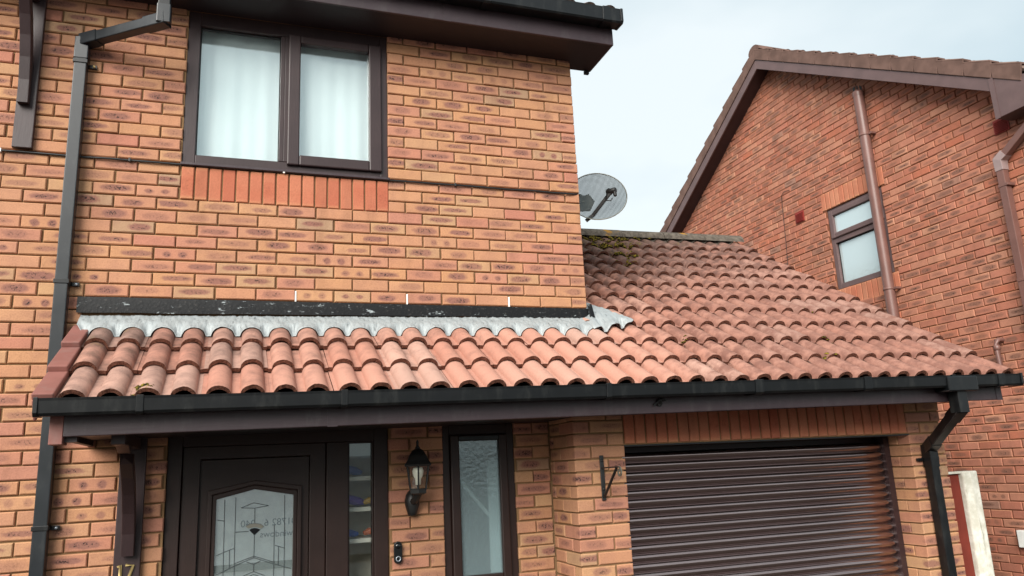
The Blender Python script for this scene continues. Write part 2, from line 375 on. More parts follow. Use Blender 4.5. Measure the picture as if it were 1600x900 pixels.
def subtract(a, b, holes):
    segs = [(a, b)]
    for h0, h1 in holes:
        segs = [q for s_ in segs for q in ((s_[0], min(s_[1], h0)), (max(s_[0], h1), s_[1])) if q[1]-q[0] > .025] if True else segs
    return segs
def course(x0, x1, off, holes, module=.225, j=.01):
    """brick spans (a,b) along a course whose perpend joints lie at off+k*module"""
    out = []
    k = math.floor((x0-off)/module)-1
    while off+k*module < x1:
        a, b = off+k*module+j/2, off+(k+1)*module-j/2; k += 1
        a, b = max(a, x0), min(b, x1)
        if b-a < .025: continue
        out += [s_ for s_ in subtract(a, b, holes) if s_[1]-s_[0] > .025]
    return out
def backing(name, mat, parent, x0, x1, z0, z1, y0, y1, holes, axis=0):
    xs = sorted(set([x0, x1]+[min(max(v, x0), x1) for h in holes for v in h[:2]])); zs = sorted(set([z0, z1]+[min(max(v, z0), z1) for h in holes for v in h[2:]]))
    b = MB()
    for zi in range(len(zs)-1):
        run = None
        for xi in range(len(xs)-1):
            xm, zm = (xs[xi]+xs[xi+1])/2, (zs[zi]+zs[zi+1])/2
            solid = not any(h[0] < xm < h[1] and h[2] < zm < h[3] for h in holes)
            if solid: run = (run[0], xs[xi+1]) if run else (xs[xi], xs[xi+1])
            if run and (not solid or xi == len(xs)-2):
                if axis == 0: b.box(run[0], run[1], y0, y1, zs[zi], zs[zi+1])
                else: b.box(y0, y1, run[0], run[1], zs[zi], zs[zi+1])
                run = None
    return b.build(name, mat, parent)
def frame_bars(name, mat, parent, x0, x1, z0, z1, y0, y1, wl, wr, wb, wt, bevel=.004):
    b = MB(); b.box(x0, x0+wl, y0, y1, z0, z1); b.box(x1-wr, x1, y0, y1, z0, z1)
    b.box(x0+wl, x1-wr, y0+.0007, y1, z1-wt, z1); b.box(x0+wl, x1-wr, y0+.0007, y1, z0, z0+wb)
    return b.build(name, mat, parent, bevel)

# ---------------------------------------------------------------- ground
g = MB().add([(-400, -400, 0), (400, -400, 0), (400, 400, 0), (-400, 400, 0)], [(0, 1, 2, 3)]).build('ground', M['ground'])
tag(g, kind='structure')

# roof frame (the low roof leans very slightly)
Q, A, GA, TX, SX = .8095, .55318, .29672, .01282, -.003
ZE = 2.79-Q*math.tan(A)
ex = Vector((1, SX, TX)).normalized(); es = Vector((0, math.cos(A), math.sin(A))); en = ex.cross(es).normalized(); es = en.cross(ex)
RM = Matrix(((ex.x, es.x, en.x, 0), (ex.y, es.y, en.y, -Q), (ex.z, es.z, en.z, ZE), (0, 0, 0, 1)))
def R(u, v, n): return RM @ Vector((u, v, n))
def T(p): return (p[0], p[1]+SX*p[0], p[2]+TX*p[0])
def shear(b): b.v = [T(p) for p in b.v]; return b

# ================================================================ THE HOUSE
house = thing('brick_house', (-2, 3, 0), 'house with buff orange brick front, brown framed upper window and dark front door', 'house')
UPW = (-2.575, -1.34, 3.685, 4.72); USL = (-2.575, -1.34, 3.47, 3.685)
DOOR = (-2.57, -1.355, -1, 2.125); SLIM = (-1.03, -.565, .85, 2.125)
wall = backing('wall', M['mortar'], house, -7.5, -.002, 0, 4.9, .0145, .25, [UPW, DOOR, SLIM])
items = []
for n in range(-25, 27):
    z0 = 2.87+n*.075
    xr = 0 if z0 > 2.5 else -.331
    off = -.1075 if n % 2 == 0 else -.22
    holes = [h[:2] for h in (UPW, USL, DOOR, SLIM) if h[2] < z0+.04 < h[3]]
    for a, b in course(-4.2, xr, off, holes):
        if 2.16 < z0+.04 < 2.83 and b > -2.92: continue
        D = .06
        if b > -.001: D = .1025 if b-a > .15 else .215
        items.append((((a+b)/2+random.uniform(-.001, .001), 0, z0+.0425), 0, b-a+.001, .067, D, 'buff'))
lay(items, 'buff', wall, 300)
# soldier course under the upper window
soc = box('sill_course', M['mortar'], house, -2.574, -1.341, .010, .03, 3.472, 3.684)
it = []
nS = 16; pw = (1.235)/nS
for i in range(nS):
    it.append(((-2.575+pw*(i+.5), -.002, 3.5775), 0, pw-.010, .205, .05, 'sold'))
lay(it, 'sold', soc, 300)
# rest of the shell
b = MB(); b.box(-.25, -.001, .251, 7, 0, 5.0); b.box(-7.5, -7.3, .251, 7, 0, 4.9); b.box(-7.29, -.251, 6.8, 7, 0, 4.9)
b.build('rear_walls', M['mortar'], house)
b = MB(); b.box(-7.2, -.26, .26, 6.7, 2.55, 2.65); b.box(-7.2, -.26, .26, 6.7, 4.9, 4.95); b.build('ceiling', M['cream'], house)
b = MB(); b.box(-3.4, -3.3, .26, 3, 2.66, 4.89); b.box(-.5, -.4, .26, 3, 2.66, 4.89); b.box(-3.29, -.51, 2.9, 3, 2.66, 4.89)
b.box(-2.75, -2.65, .26, 2.2, .01, 2.54); b.box(-.36, -.3, .26, 2.2, .01, 2.54); b.box(-2.64, -.37, 2.1, 2.2, .01, 2.54); b.box(-1.2, -1.14, .26, 2.09, .01, 2.54)
b.build('partition', M['hall'], house)

# upper window
win = frame_bars('window', M['rose'], house, -2.575, -1.34, 3.70, 4.736, .018, .085, .072, .05, .066, .105)
frame_bars('mullion', M['rose'], win, -2.022, -1.968, 3.767, 4.63, .0195, .085, .027, .027, .01, .01)
MB().box(-2.512, -2.012, .05, .056, 3.758, 4.64).build('pane', M['glass'], win)
frame_bars('sash', M['rose'], win, -1.974, -1.382, 3.742, 4.640, -.006, .05, .074, .082, .07, .055, .008)
MB().box(-1.915, -1.45, .035, .041, 3.80, 4.60).build('pane', M['glass'], win)
MB().box(-2.578, -1.337, -.022, .09, 3.684, 3.7015).build('sill', M['rose_h'], win, .003)
b = MB(); b.box(-2.503, -2.022, .046, .049, 3.766, 3.772); b.box(-2.503, -2.022, .046, .049, 4.625, 4.631); b.box(-2.503, -2.497, .0465, .049, 3.772, 4.625); b.box(-2.028, -2.022, .0465, .049, 3.772, 4.625)
b.build('gasket', M['black'], win)
# net curtain behind it
def curtain(x0, x1, z0, z1, y, amp, n=140):
    b = MB(); vs = []
    for i in range(n+1):
        x = x0+(x1-x0)*i/n
        f = amp*(math.sin(i*.20)+.7*math.sin(i*.11+1)+.4*math.sin(i*.55+.7))
        for k in range(5):
            vs.append((x, y+f*(.6+.1*k), z1+(z0-z1)*k/4))
    b.add(vs, [(i*5+k, (i+1)*5+k, (i+1)*5+k+1, i*5+k+1) for i in range(n) for k in range(4)], 0, True)
    return b.build('net_curtain', M['net'])
tag(curtain(-2.56, -1.355, 3.69, 4.74, .125, .007), 'white net curtain hanging in folds behind the upper window', 'curtain')

# front door set
ds = frame_bars('door_frame', M['door'], house, -2.569, -1.356, .02, 2.118, .035, .12, .075, .085, .03, .075)
box('mullion', M['door'], ds, -1.715, -1.59, .036, .12, .05, 2.043, bevel=.004)
sl = frame_bars('sidelight', M['door'], house, -1.5895, -1.442, .05, 2.0425, .05, .11, .008, .008, .3, .01, .002)
MB().box(-1.58, -1.451, .075, .081, .35, 2.033).build('pane', M['clear'], sl)
GB = .95
Gp = [(-2.310, GB), (-2.310, 1.752), (-2.108, 1.798), (-1.896, 1.757), (-1.896, GB)]
def ring(b, outer, inner, y0, y1):
    n = len(outer)
    vs = [(x, y0, z) for x, z in outer]+[(x, y0, z) for x, z in inner]+[(x, y1, z) for x, z in outer]+[(x, y1, z) for x, z in inner]
    fs = []
    for i in range(n):
        k = (i+1) % n; fs += [(i, k, n+k, n+i), (i, 2*n+i, 2*n+k, k), (n+i, n+k, 3*n+k, 3*n+i), (2*n+i, 3*n+i, 3*n+k, 2*n+k)]
    b.add(vs, fs)
def offs(p, d):
    cx = -2.103
    return [(x+(d if x > cx+.05 else -d if x < cx-.05 else 0), z+(d*1.1 if z > 1.3 else -d)) for x, z in p]
b = MB(); Lf = (-2.490, -1.718, .05, 2.042)
ring(b, [(Lf[0], Lf[2]), (Lf[0], 1.5), (Lf[0], Lf[3]), (-2.103, Lf[3]), (Lf[1], Lf[3]), (Lf[1], 1.5), (Lf[1], Lf[2])],
     [(-2.40, .15), (-2.40, 1.5), (-2.40, 1.972), (-2.103, 1.972), (-1.808, 1.972), (-1.808, 1.5), (-1.808, .15)], .052, .10)
dr = b.build('door', M['door'], house, .004)
b = MB(); pi = [(-2.396, .155), (-2.396, 1.968), (-2.103, 1.968), (-1.812, 1.968), (-1.812, .155)]
ring(b, pi, offs(Gp, .035), .064, .098); b.build('panel', M['door'], dr, .003)
b = MB(); ring(b, offs(Gp, .044), offs(Gp, .021), .040, .07); ring(b, offs(Gp, .0205), offs(Gp, -.001), .049, .08); b.build('glazing_bead', M['door'], dr, .004)
b = MB(); b.box(-2.398, -2.3965, .053, .06, .155, 1.97); b.build('groove', M['black'], dr)
pane = MB(); pane.prism([(x, .066, z) for x, z in Gp], (0, .006, 0)); pane.build('pane', M['vanpale'], dr)
# lead cames, read off the pane: pixel offsets inside the glass turned into x,z on the pane
def gx(x, y):
    d = fw+r2*((330+x/6-800)/F_PX)-u2*((750+y/6-450)/F_PX); t_ = (.064-CAM_P.y)/d.y; p = CAM_P+d*t_
    return (p.x, p.z)
def came(b, pts, wd=.004):
    q = [gx(*p) for p in pts]
    for (xa, za), (xb, zb) in zip(q, q[1:]): b.tube([(xa, .0635, za), (xb, .0635, zb)], wd, 6)
b = MB()
for l in ([(128, 185), (118, 560), (104, 1100)], [(232, 165), (222, 480), (208, 1100)], [(410, 262), (408, 410)], [(404, 515), (400, 735)], [(592, 420), (586, 780), (578, 1100)], [(690, 140), (686, 560), (678, 1100)],
          [(45, 710), (120, 678), (218, 640)], [(45, 890), (215, 805), (400, 728), (585, 785), (745, 828)], [(215, 785), (400, 714), (585, 768)], [(222, 490), (350, 482)], [(330, 768), (396, 788), (465, 757)], [(398, 788), (396, 860)],
          [(300, 900), (398, 858), (500, 895)], [(290, 935), (396, 885), (520, 930)], [(172, 662), (168, 830)], [(632, 625), (627, 795)], [(600, 612), (690, 640)], [(280, 262), (400, 214), (538, 240), (410, 264), (280, 262)], [(60, 375), (120, 385)], [(325, 437), (360, 414), (410, 408), (460, 414), (492, 437)], [(360, 470), (405, 515), (458, 465)]):
    came(b, l, .0019)
b.build('lead_came', M['cames'], dr)
def poly(pts, y, d=.004): return MB().prism([(gx(*p)[0], y, gx(*p)[1]) for p in pts], (0, d, 0))
poly([(325, 437), (360, 414), (410, 408), (460, 414), (492, 437), (470, 455), (410, 440), (350, 455)], .061).build('glass_motif', M['lamp_brass'], dr)
poly([(356, 468), (380, 455), (410, 449), (436, 454), (458, 465), (405, 514)], .0605).build('glass_motif', M['gloss'], dr)

# slim window
sw = frame_bars('window', M['door'], house, -1.031, -.564, .85, 2.12, .02, .09, .05, .05, .06, .06)
frame_bars('sash', M['door'], sw, -.980, -.615, .915, 2.058, -.004, .055, .056, .054, .32, .036, .007)
box('vent_slot', M['black'], sw, -.925, -.670, -.008, .002, 2.0245, 2.050, bevel=.002)
MB().box(-.925, -.668, .02, .026, 1.233, 2.024).build('pane', M['obscure'], sw)
tag(box('added_white_strip', M['white'], None, -.735, -.655, .045, .06, .9, 1.90), 'pale upright strip added close behind the slim obscured window', 'panel')  # white strip added close behind the glass, imitating its pale upright
tag(MB().tube([(-.95, .07, 1.84), (-.72, .07, 1.56)], .012, 8).build('reflection_bar', M['white']), 'slanting white rail added as a reflection in the slim obscured window', 'bar')  # added white bar imitating a slanting reflection in the glass

# brackets carried on the front wall
def gallows(x0, x1, zb, zt, s0, s1, zs, ztop, yout, digits=False):
    br = box('bracket', M['rose'], house, x0, x1, -.035, -.002, zb, zt, bevel=.004)
    pts = []
    for i in range(9):
        a = i/8; pts.append((( s0+s1)/2, -.05-(yout-.05)*(1-math.cos(a*math.pi/2))**.9, zs+(ztop-zs)*math.sin(a*math.pi/2)**1.0))
    MB().tube(pts, 1, square=(s1-s0, .06), upv=(0, -1, .2)).build('strut', M['rose'], br, .004)
    box('beam', M['rose'], br, s0, s1, -yout-.05, -.0365, ztop-.04, ztop+.03, bevel=.004)
gallows(-2.795, -2.668, .95, 2.112, -2.757, -2.697, 1.50, 2.075, .62)
gallows(-3.442, -3.343, 3.705, 4.72, -3.428, -3.372, 3.96, 4.65, .42)
num = thing('house_number', (-2.71, -.04, 1.44), 'small brass number 17 on the dark bracket beside the front door', 'number')
def digit(pts, r=.0075):
    b = MB()
    for p in pts: b.tube([(x, -.0405, z) for x, z in p], r, 8)
    return b
digit([[(-2.772, 1.442), (-2.760, 1.452), (-2.758, 1.372)]]).build('digit', M['brass'], num)
digit([[(-2.735, 1.450), (-2.700, 1.448), (-2.722, 1.372)]]).build('digit', M['brass'], num)

# upper eaves
EX = .212
b = MB(); b.box(-7.5, EX, -.29, -.272, 4.716, 4.93); ea = b.build('fascia', M['rose_h'], house, .004)
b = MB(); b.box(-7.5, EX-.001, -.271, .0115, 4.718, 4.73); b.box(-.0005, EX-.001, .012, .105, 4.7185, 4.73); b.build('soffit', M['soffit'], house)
b = MB(); b.prism([(EX-.019, -.271, 4.7165), (EX-.019, .106, 4.7165), (EX-.019, .106, 5.16), (EX-.019, -.271, 4.95)], (.018, 0, 0)); b.build('barge_board', M['rose_h'], house, .003)
box('soffit_trim', M['soffit'], house, EX-.055, EX-.02, .085, .108, 4.69, 4.7155)
for x in (-3.05, -1.02): box('fascia_joint', M['rose_h'], ea, x, x+.05, -.2925, -.2905, 4.714, 4.93)
def gutter(name, parent, x0, x1, yb, yf, zb, zt, shearit, joints, outlet=()):
    s_ = shear if shearit else (lambda q: q)
    prof = [(yb, zt-.012), (yb, zb+.004), (yf+.012, zb), (yf+.004, zb+.012), (yf, zt-.012), (yf-.002, zt), (yf+.006, zt), (yf+.006, zt-.014), (yf+.014, zb+.008), (yb-.006, zb+.010), (yb-.006, zt-.012)]
    b = MB(); b.prism([(x0, y, z) for y, z in prof], (x1-x0, 0, 0)); gt = s_(b).build(name, M['black'], parent)
    for x in joints:
        b = MB(); wd = random.choice((.03, .055))
        pr = [(yb-.002, zt-.01), (yf+.002, zt+.004), (yf-.006, zt+.004), (yf-.005, zt-.012), (yf-.002, zb+.006), (yf+.010, zb-.006), (yb, zb-.002)]
        b.prism([(x-wd/2, y, z) for y, z in pr], (wd, 0, 0)); s_(b).build('gutter_bracket', M['black'], gt, .002)
    for x in (x0-.012, x1-.006):
        b = MB(); pr = [(yb, zt-.006), (yb, zb), (yf+.008, zb-.004), (yf-.005, zb+.012), (yf-.006, zt+.004)]
        b.prism([(x, y, z) for y, z in pr], (.018, 0, 0)); s_(b).build('end_cap', M['black'], gt, .002)
    return gt
gutter('gutter', house, -7.5, .235, -.292, -.395, 4.835, 4.94, False, (-3.2, -1.9, -.75, .12))
# downpipe on the left
def spipe(pts, wd=.066, up_=(0, -1, 0)): return MB().tube(pts, 1, square=(wd, wd), upv=up_)
dp = spipe([(-3.133, -.043, .0), (-3.133, -.043, 4.36)]).build('downpipe', M['pipe_grey'], house, .005)
b = spipe([(-3.133, -.043, 4.27), (-3.133, -.043, 4.40)], .075); b.build('elbow', M['pipe_grey'], dp, .006)
spipe([(-3.134, -.043, 4.388), (-3.04, -.102, 4.396)], .073, (0, 0, 1)).build('elbow', M['pipe_grey'], dp, .006)
spipe([(-3.12, -.052, 4.389), (-2.70, -.318, 4.424)], .062, (0, 0, 1)).build('offset_pipe', M['pipe_grey'], dp, .005)
spipe([(-2.775, -.270, 4.418), (-2.662, -.342, 4.427)], .073, (0, 0, 1)).build('elbow', M['pipe_grey'], dp, .006)
spipe([(-2.68, -.332, 4.40), (-2.68, -.332, 4.51)], .075).build('elbow', M['pipe_grey'], dp, .006)
spipe([(-2.68, -.335, 4.45), (-2.68, -.335, 4.84)], .064).build('outlet_pipe', M['black'], dp, .005)
for z in (4.25, 2.94, 1.66):
    b = MB(); b.box(-3.171, -3.095, -.0815, -.005, z-.012, z+.012); b.box(-3.094, -3.055, -.02, -.006, z-.015, z+.008); b.build('pipe_bracket', M['black'], dp, .002)
    MB().lathe((-3.07, -.030, z-.004), [(0, 0), (.007, .001), (.007, .010)], 10, 0, 'y').build('screw', M['brass'] if z > 4 else M['ring'], dp)
# main roof: eaves rows in view
def roll(x, p, r, h):
    q = (x % p)-p/2
    return h*math.sqrt(max(0., 1-(q/r)**2)) if abs(q) < r else 0.
PITCH = .1523; RR = .056; RH = .050
def tile_mesh(name, nroll, Lt, mats, rng):
    xs = []
    for k in range(nroll):
        xs += [k*PITCH, k*PITCH+.0175]
        xs += [k*PITCH+PITCH/2-RR*math.cos(math.pi*a/10) for a in range(0, 11)]
        xs += [(k+1)*PITCH-.0175]
    xs = sorted(set(round(x, 5) for x in xs))+[nroll*PITCH]
    xs = sorted(set(xs)); th = .021; rise = .030
    top0 = [(x+.001, rng.uniform(-.003, .003), rise+roll(x, PITCH, RR, RH)) for x in xs]; top1 = [(x, Lt, roll(x, PITCH, RR, RH)-.004) for x in xs]
    bot0 = [(x+.001, p[1]+.002, rise-th+roll(x, PITCH, RR*.9, RH)) for x, p in zip(xs, top0)]; bot1 = [(x, Lt, -th+roll(x, PITCH, RR*.9, RH)-.004) for x in xs]
    b = MB(); n = len(xs)
    for i in range(n-1):
        if roll((xs[i]+xs[i+1])/2, PITCH, RR, RH) < 1e-6: b.add([top0[i], top0[i+1], top1[i+1], top1[i]], [(0, 1, 2, 3)])
    i = 0
    while i < n-1:
        k = i
        while k < n-1 and roll((xs[k]+xs[k+1])/2, PITCH, RR, RH) > 1e-6: k += 1
        if k > i:
            m = k-i+1; b.add(top0[i:k+1]+top1[i:k+1], [(q, q+1, m+q+1, m+q) for q in range(m-1)], 0, True)
        i = max(k, i+1)
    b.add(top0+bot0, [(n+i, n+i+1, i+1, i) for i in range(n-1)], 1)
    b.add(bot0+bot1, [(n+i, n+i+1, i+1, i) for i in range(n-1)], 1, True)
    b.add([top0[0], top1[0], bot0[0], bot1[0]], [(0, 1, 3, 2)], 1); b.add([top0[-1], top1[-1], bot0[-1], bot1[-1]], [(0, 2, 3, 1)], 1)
    return b.mesh(name, mats)
UA = rad(32)
UM = Matrix.Translation((0, -.335, 4.905)) @ Matrix.Rotation(UA, 4, 'X')
b = MB(); b.add([UM @ Vector(p) for p in ((-7.5, .05, -.02), (EX-.03, .05, -.02), (EX-.03, 4.3, -.02), (-7.5, 4.3, -.02), (-7.5, .05, -.06), (EX-.03, .05, -.06), (EX-.03, 4.3, -.06), (-7.5, 4.3, -.06))], [(0, 1, 2, 3), (7, 6, 5, 4), (0, 4, 5, 1), (1, 5, 6, 2), (2, 6, 7, 3), (3, 7, 4, 0)])
ur = b.build('roof', M['tar'], house)
rng = random.Random(3)
um = [tile_mesh('tile', 2, .37, [M['utile'], M['unose']], rng) for _ in range(3)]
for row in range(14):
    for k in range(9 if row < 2 else 5):
        o = link('tile', um[rng.randrange(3)], ur)
        o.matrix_basis = UM @ Matrix.Translation((EX+.03-(k+1)*2*PITCH, row*.2967, 0))

# ================================================================ GARAGE
gar = thing('attached_garage', (1.2, 1, 0), 'garage with brown roller door under a terracotta tiled lean-to roof', 'garage')
YG = -.393; GX0, GX1, GR = -.329, 2.52, 2.21
gw = backing('wall', M['mortar'], gar, GX0+.012, GX1-.012, 0, 2.3, YG+.012, YG+.10, [(-.012, GR+.012, -1, 1.95)])
b = MB(); b.box(GX0+.012, -.013, YG+.101, -.001, 0, 2.3); b.build('side_wall', M['mortar'], gar)
box('side_wall', M['mortar'], gar, GR+.012, GX1-.012, YG+.101, 3.9, 0, 2.3)
box('rear_wall', M['mortar'], gar, .002, GR+.011, 3.7, 3.9, 0, 2.3)
it = []
for n in range(-14, 5):
    z0 = 1.945+n*.075; zc = z0+.0425
    if zc > 2.2: continue
    ev = n % 2 == 0
    # left pier, front then return
    spans = [(GX0, GX0+.215, .1025), (GX0+.225, 0, .06)] if ev else [(GX0, GX0+.1025, .215), (GX0+.1125, 0, .06)]
    for a, c_, D in spans: it.append((((a+c_)/2, YG, zc), 0, c_-a, .065, D, 'buff'))
    ys = YG+.1125 if ev else YG+.225
    for a, c_ in ((ys, min(ys+.215, -.006)), (ys+.225, -.006)):
        if c_-a > .03: it.append(((GX0, (a+c_)/2, zc), -math.pi/2, c_-a, .065, .05, 'buff'))
    # right pier
    spans = [(GR, GR+.215, .1025), (GR+.225, GX1, .08)] if not ev else [(GR, GR+.1025, .2), (GR+.1125, GX1, .08)]
    for a, c_, D in spans: it.append((((a+c_)/2, YG, zc), 0, c_-a, .065, D, 'buff'))
    if not ev: it.append(((GR, YG+.1125+.045, zc), -math.pi/2, .09, .065, .05, 'buff'))
it = [i for i in it if not (i[0][2] > 1.945 and 0 < i[0][0] < GR)]
it = [i for i in it if not (i[0][2] > 1.95 and i[0][0]-i[2]/2 < GR+.01 and i[0][0] > GR-.05 and i[1] != 0)]
lay(it, 'buff', gw, 300)
sc_ = box('lintel_course', M['mortar'], gar, .004, GR-.004, YG+.010, YG+.09, 1.951, 2.29)
it = []; nS = 29; pw = 2.205/nS
for i in range(nS): it.append(((.0025+pw*(i+.5), YG-.001, 2.0625), 0, pw-.009, .215, .05, 'sold'))
lay(it, 'sold', sc_, 300)
box('lintel', M['iron'], gar, .0, GR+.01, YG+.006, YG+.19, 1.941, 1.9495)
# roller door: a slat each
rd = tag(box('roller_door', M['rose'], gar, .0035, GR-.0035, -.1, .1, 1.86, 1.9405), 'dark brown roller door of curved horizontal slats')
gh = box('guide_rail', M['rose'], rd, GR-.05, GR-.003, -.205, -.13, 0, 1.94)
box('guide_rail', M['rose'], rd, .004, .06, -.205, -.13, 0, 1.94)
SP = .0553
b = MB(); x0, x1 = .05, GR-.045
prof = [(-.013*(1-(2*i/12-1)**2)-.002, .002+i/12*(SP-.007)) for i in range(13)]
def strip(pr, smooth):
    n = len(pr); b.add([(x0, y, z) for y, z in pr]+[(x1, y, z) for y, z in pr], [(i, i+1, n+i+1, n+i) for i in range(n-1)], 0, smooth)
strip(prof, True); strip([(.012, .0), (.0, .0), prof[0]], False); strip([prof[-1], (.0, SP-.003), (.004, SP)], False)
t = NT('roller_slat'); P = t.pos(); g_ = t.noise(t.strv(P, (3, 60, 60)), 3, 4, .6); t.bump(g_, .12, .001)
ra = t.n('ObjectInfo').outputs['Random']; du = t.noise(P, 5, 5, .7)
c_ = t.mix(t.smooth(g_, .35, .7, 0, .5), rgb('#978381'), rgb('#a99593')); c_ = t.mix(t.m_('MULTIPLY', ra, .2), c_, rgb('#6e5c5a')); c_ = t.mix(t.smooth(du, .5, .75, 0, .2), c_, rgb('#9c918a'))
M['slat'] = t.base(c_, t.m_('ADD', .12, t.m_('MULTIPLY', du, .12)), .6)
t.b.inputs['Metallic'].default_value = .97; t.b.inputs['Coat Weight'].default_value = .5; t.b.inputs['Coat Roughness'].default_value = .15; t.b.inputs['Coat IOR'].default_value = 1.7
me = b.mesh('slat', M['slat'])
for i in range(34):
    o = link('slat', me, rd); o.location = (0, -.172+random.uniform(-.0012, .0012), 1.905-SP*(i+1)); o.rotation_euler = (random.uniform(-.015, .015), random.uniform(-.0004, .0004), 0)

# low roof
ru = [R(-3.0, .02, -.085), R(2.78, .02, -.085), R(2.78, 3.36, -.085), R(-.001, 3.36, -.085), R(-.001, .93, -.085), R(-3.0, .93, -.085)]
roof = MB().prism(ru, (0, 0, -.02)).build('roof', M['tar'], gar)
rng = random.Random(11)
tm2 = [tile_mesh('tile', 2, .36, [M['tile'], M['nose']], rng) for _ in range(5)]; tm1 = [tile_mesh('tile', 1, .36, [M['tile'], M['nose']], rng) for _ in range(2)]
U0 = -2.910-PITCH/2; HB = -.052
def put_tile(me, u, v):
    o = link('tile', me, roof)
    o.matrix_basis = RM @ Matrix.Translation((u+rng.uniform(-.002, .002), v+rng.uniform(-.006, .006), HB+rng.uniform(-.001, .004))) @ Matrix.Rotation(rng.uniform(-.008, .008), 4, 'Z') @ Matrix.Rotation(rng.uniform(-.006, .006), 4, 'X')
for row in range(11):
    v = row*GA
    for j in range(19):
        if row < 3 or j >= 10: put_tile(tm2[rng.randrange(5)], U0+j*2*PITCH, v)
    if row >= 3: put_tile(tm1[rng.randrange(2)], U0+19*PITCH, v)
# ridge tiles
for i in range(6):
    u0 = -.05+i*.482; b = MB(); seg = 9
    ring_ = lambda u, r: [R(0, 0, 0)*0+R(u, 3.40, -.045)+Vector((0, math.cos(math.pi*k/seg)*r, math.sin(math.pi*k/seg)*r*.85)) for k in range(seg+1)]
    r0, r1 = .118+rng.uniform(-.003, .003), .112
    A_, B_, C_, D_ = ring_(u0, r0), ring_(u0+.476, r0), ring_(u0+.476, r0-.02), ring_(u0, r0-.02); m_ = seg+1
    b.add(A_+B_, [(k, k+1, m_+k+1, m_+k) for k in range(seg)], 0, True); b.add(B_+C_, [(k, k+1, m_+k+1, m_+k) for k in range(seg)]); b.add(A_+D_, [(k, k+1, m_+k+1, m_+k) for k in range(seg)])
    b.build('ridge_tile', M['ridge'], roof)
# mortar bedding below the ridge
b = MB(); vs = []
for i in range(120):
    u = i*.0238-.03; hh = HB+roll(u-U0, PITCH, RR, RH)
    vs += [R(u, 3.30+.012*noise.noise((u*9, 0, 0)), max(hh+.02, -.02)), R(u, 3.40, -.0)]
b.add(vs, [(2*i, 2*i+2, 2*i+3, 2*i+1) for i in range(119)]); b.build('ridge_bedding', M['ridge'], roof)
# back slope
bk = [R(-.001, 3.40, -.06), R(2.78, 3.40, -.06)]
MB().prism([bk[0], bk[1], bk[1]+Vector((0, 1.7, -1.05)), bk[0]+Vector((0, 1.7, -1.05))], (0, 0, -.05)).build('back_slope', M['tar'], gar)
# verge caps on the left
for row in range(3):
    v = row*GA+(-.015); b = MB()
    pts = [R(-3.062, v, .016), R(-2.975, v, .016), R(-2.975, v+.325, -.016), R(-3.062, v+.325, -.016)]
    b.prism(pts, en*-.032)
    b.prism([R(-3.062, v, -.0165), R(-3.048, v, -.0165), R(-3.048, v+.325, -.048), R(-3.062, v+.325, -.048)], en*-.10)
    b.build('verge_cap', M['verge'], roof, .006)
    MB().prism([R(-3.046, v+.012, -.018), R(-2.975, v+.012, -.018), R(-2.975, v+.28, -.042), R(-3.046, v+.28, -.042)], en*-.07).build('verge_mortar', M['verge'], roof)
# right verge undercloak
b = MB(); b.prism([R(2.74, .02, -.06), R(2.80, .02, -.06), R(2.80, 3.36, -.06), R(2.74, 3.36, -.06)], en*-.02); b.build('undercloak', M['conc'], roof)
b = MB(); b.prism([R(2.70, .05, -.081), R(2.735, .05, -.081), R(2.735, 3.36, -.081), R(2.70, 3.36, -.081)], en*-.15); b.build('barge_board', M['rose_h'], roof)
# moss clumps
def clump(u, v, r, seed, k=14):
    b = MB(); rg = random.Random(seed)
    for i in range(k):
        uu, vv = u+rg.gauss(0, r), v+rg.gauss(0, r*.6); s0 = rg.uniform(.007, .018)*(1.2 if k > 20 else 1)
        c = R(uu, vv, HB+roll(uu-U0, PITCH, RR, RH)+.02)
        vs = [c+Vector((rg.uniform(.7, 1.3)*s0*x, rg.uniform(.7, 1.3)*s0*y, rg.uniform(.6, 1)*s0*z)) for x, y, z in ((1, 0, 0), (0, 1, 0), (-1, 0, 0), (0, -1, 0), (0, 0, 1), (.6, .6, .6), (-.6, .6, .6), (-.6, -.6, .6), (.6, -.6, .6))]
        b.add(vs, [(0, 1, 5), (1, 2, 6), (2, 3, 7), (3, 0, 8), (0, 5, 4, 8), (1, 6, 4, 5), (2, 7, 4, 6), (3, 8, 4, 7)], 0, True)
    tag(b.build('moss', M['moss'], roof), kind='stuff')
for q in ((1.05, 3.18, .06, 1, 70), (1.25, 2.98, .07, 2, 60), (1.0, 2.92, .06, 3, 60), (1.08, 2.66, .05, 21, 40), (1.32, 3.2, .06, 22, 40), (1.0, 2.4, .05, 23, 26), (1.55, 3.22, .05, 4, 14), (1.15, 2.62, .05, 8, 14), (1.45, .30, .025, 5, 16), (-2.62, .04, .03, 6, 16), (1.72, .60, .03, 7, 10), (.55, .6, .02, 9, 8), (2.0, 1.2, .03, 10, 8)): clump(*q)

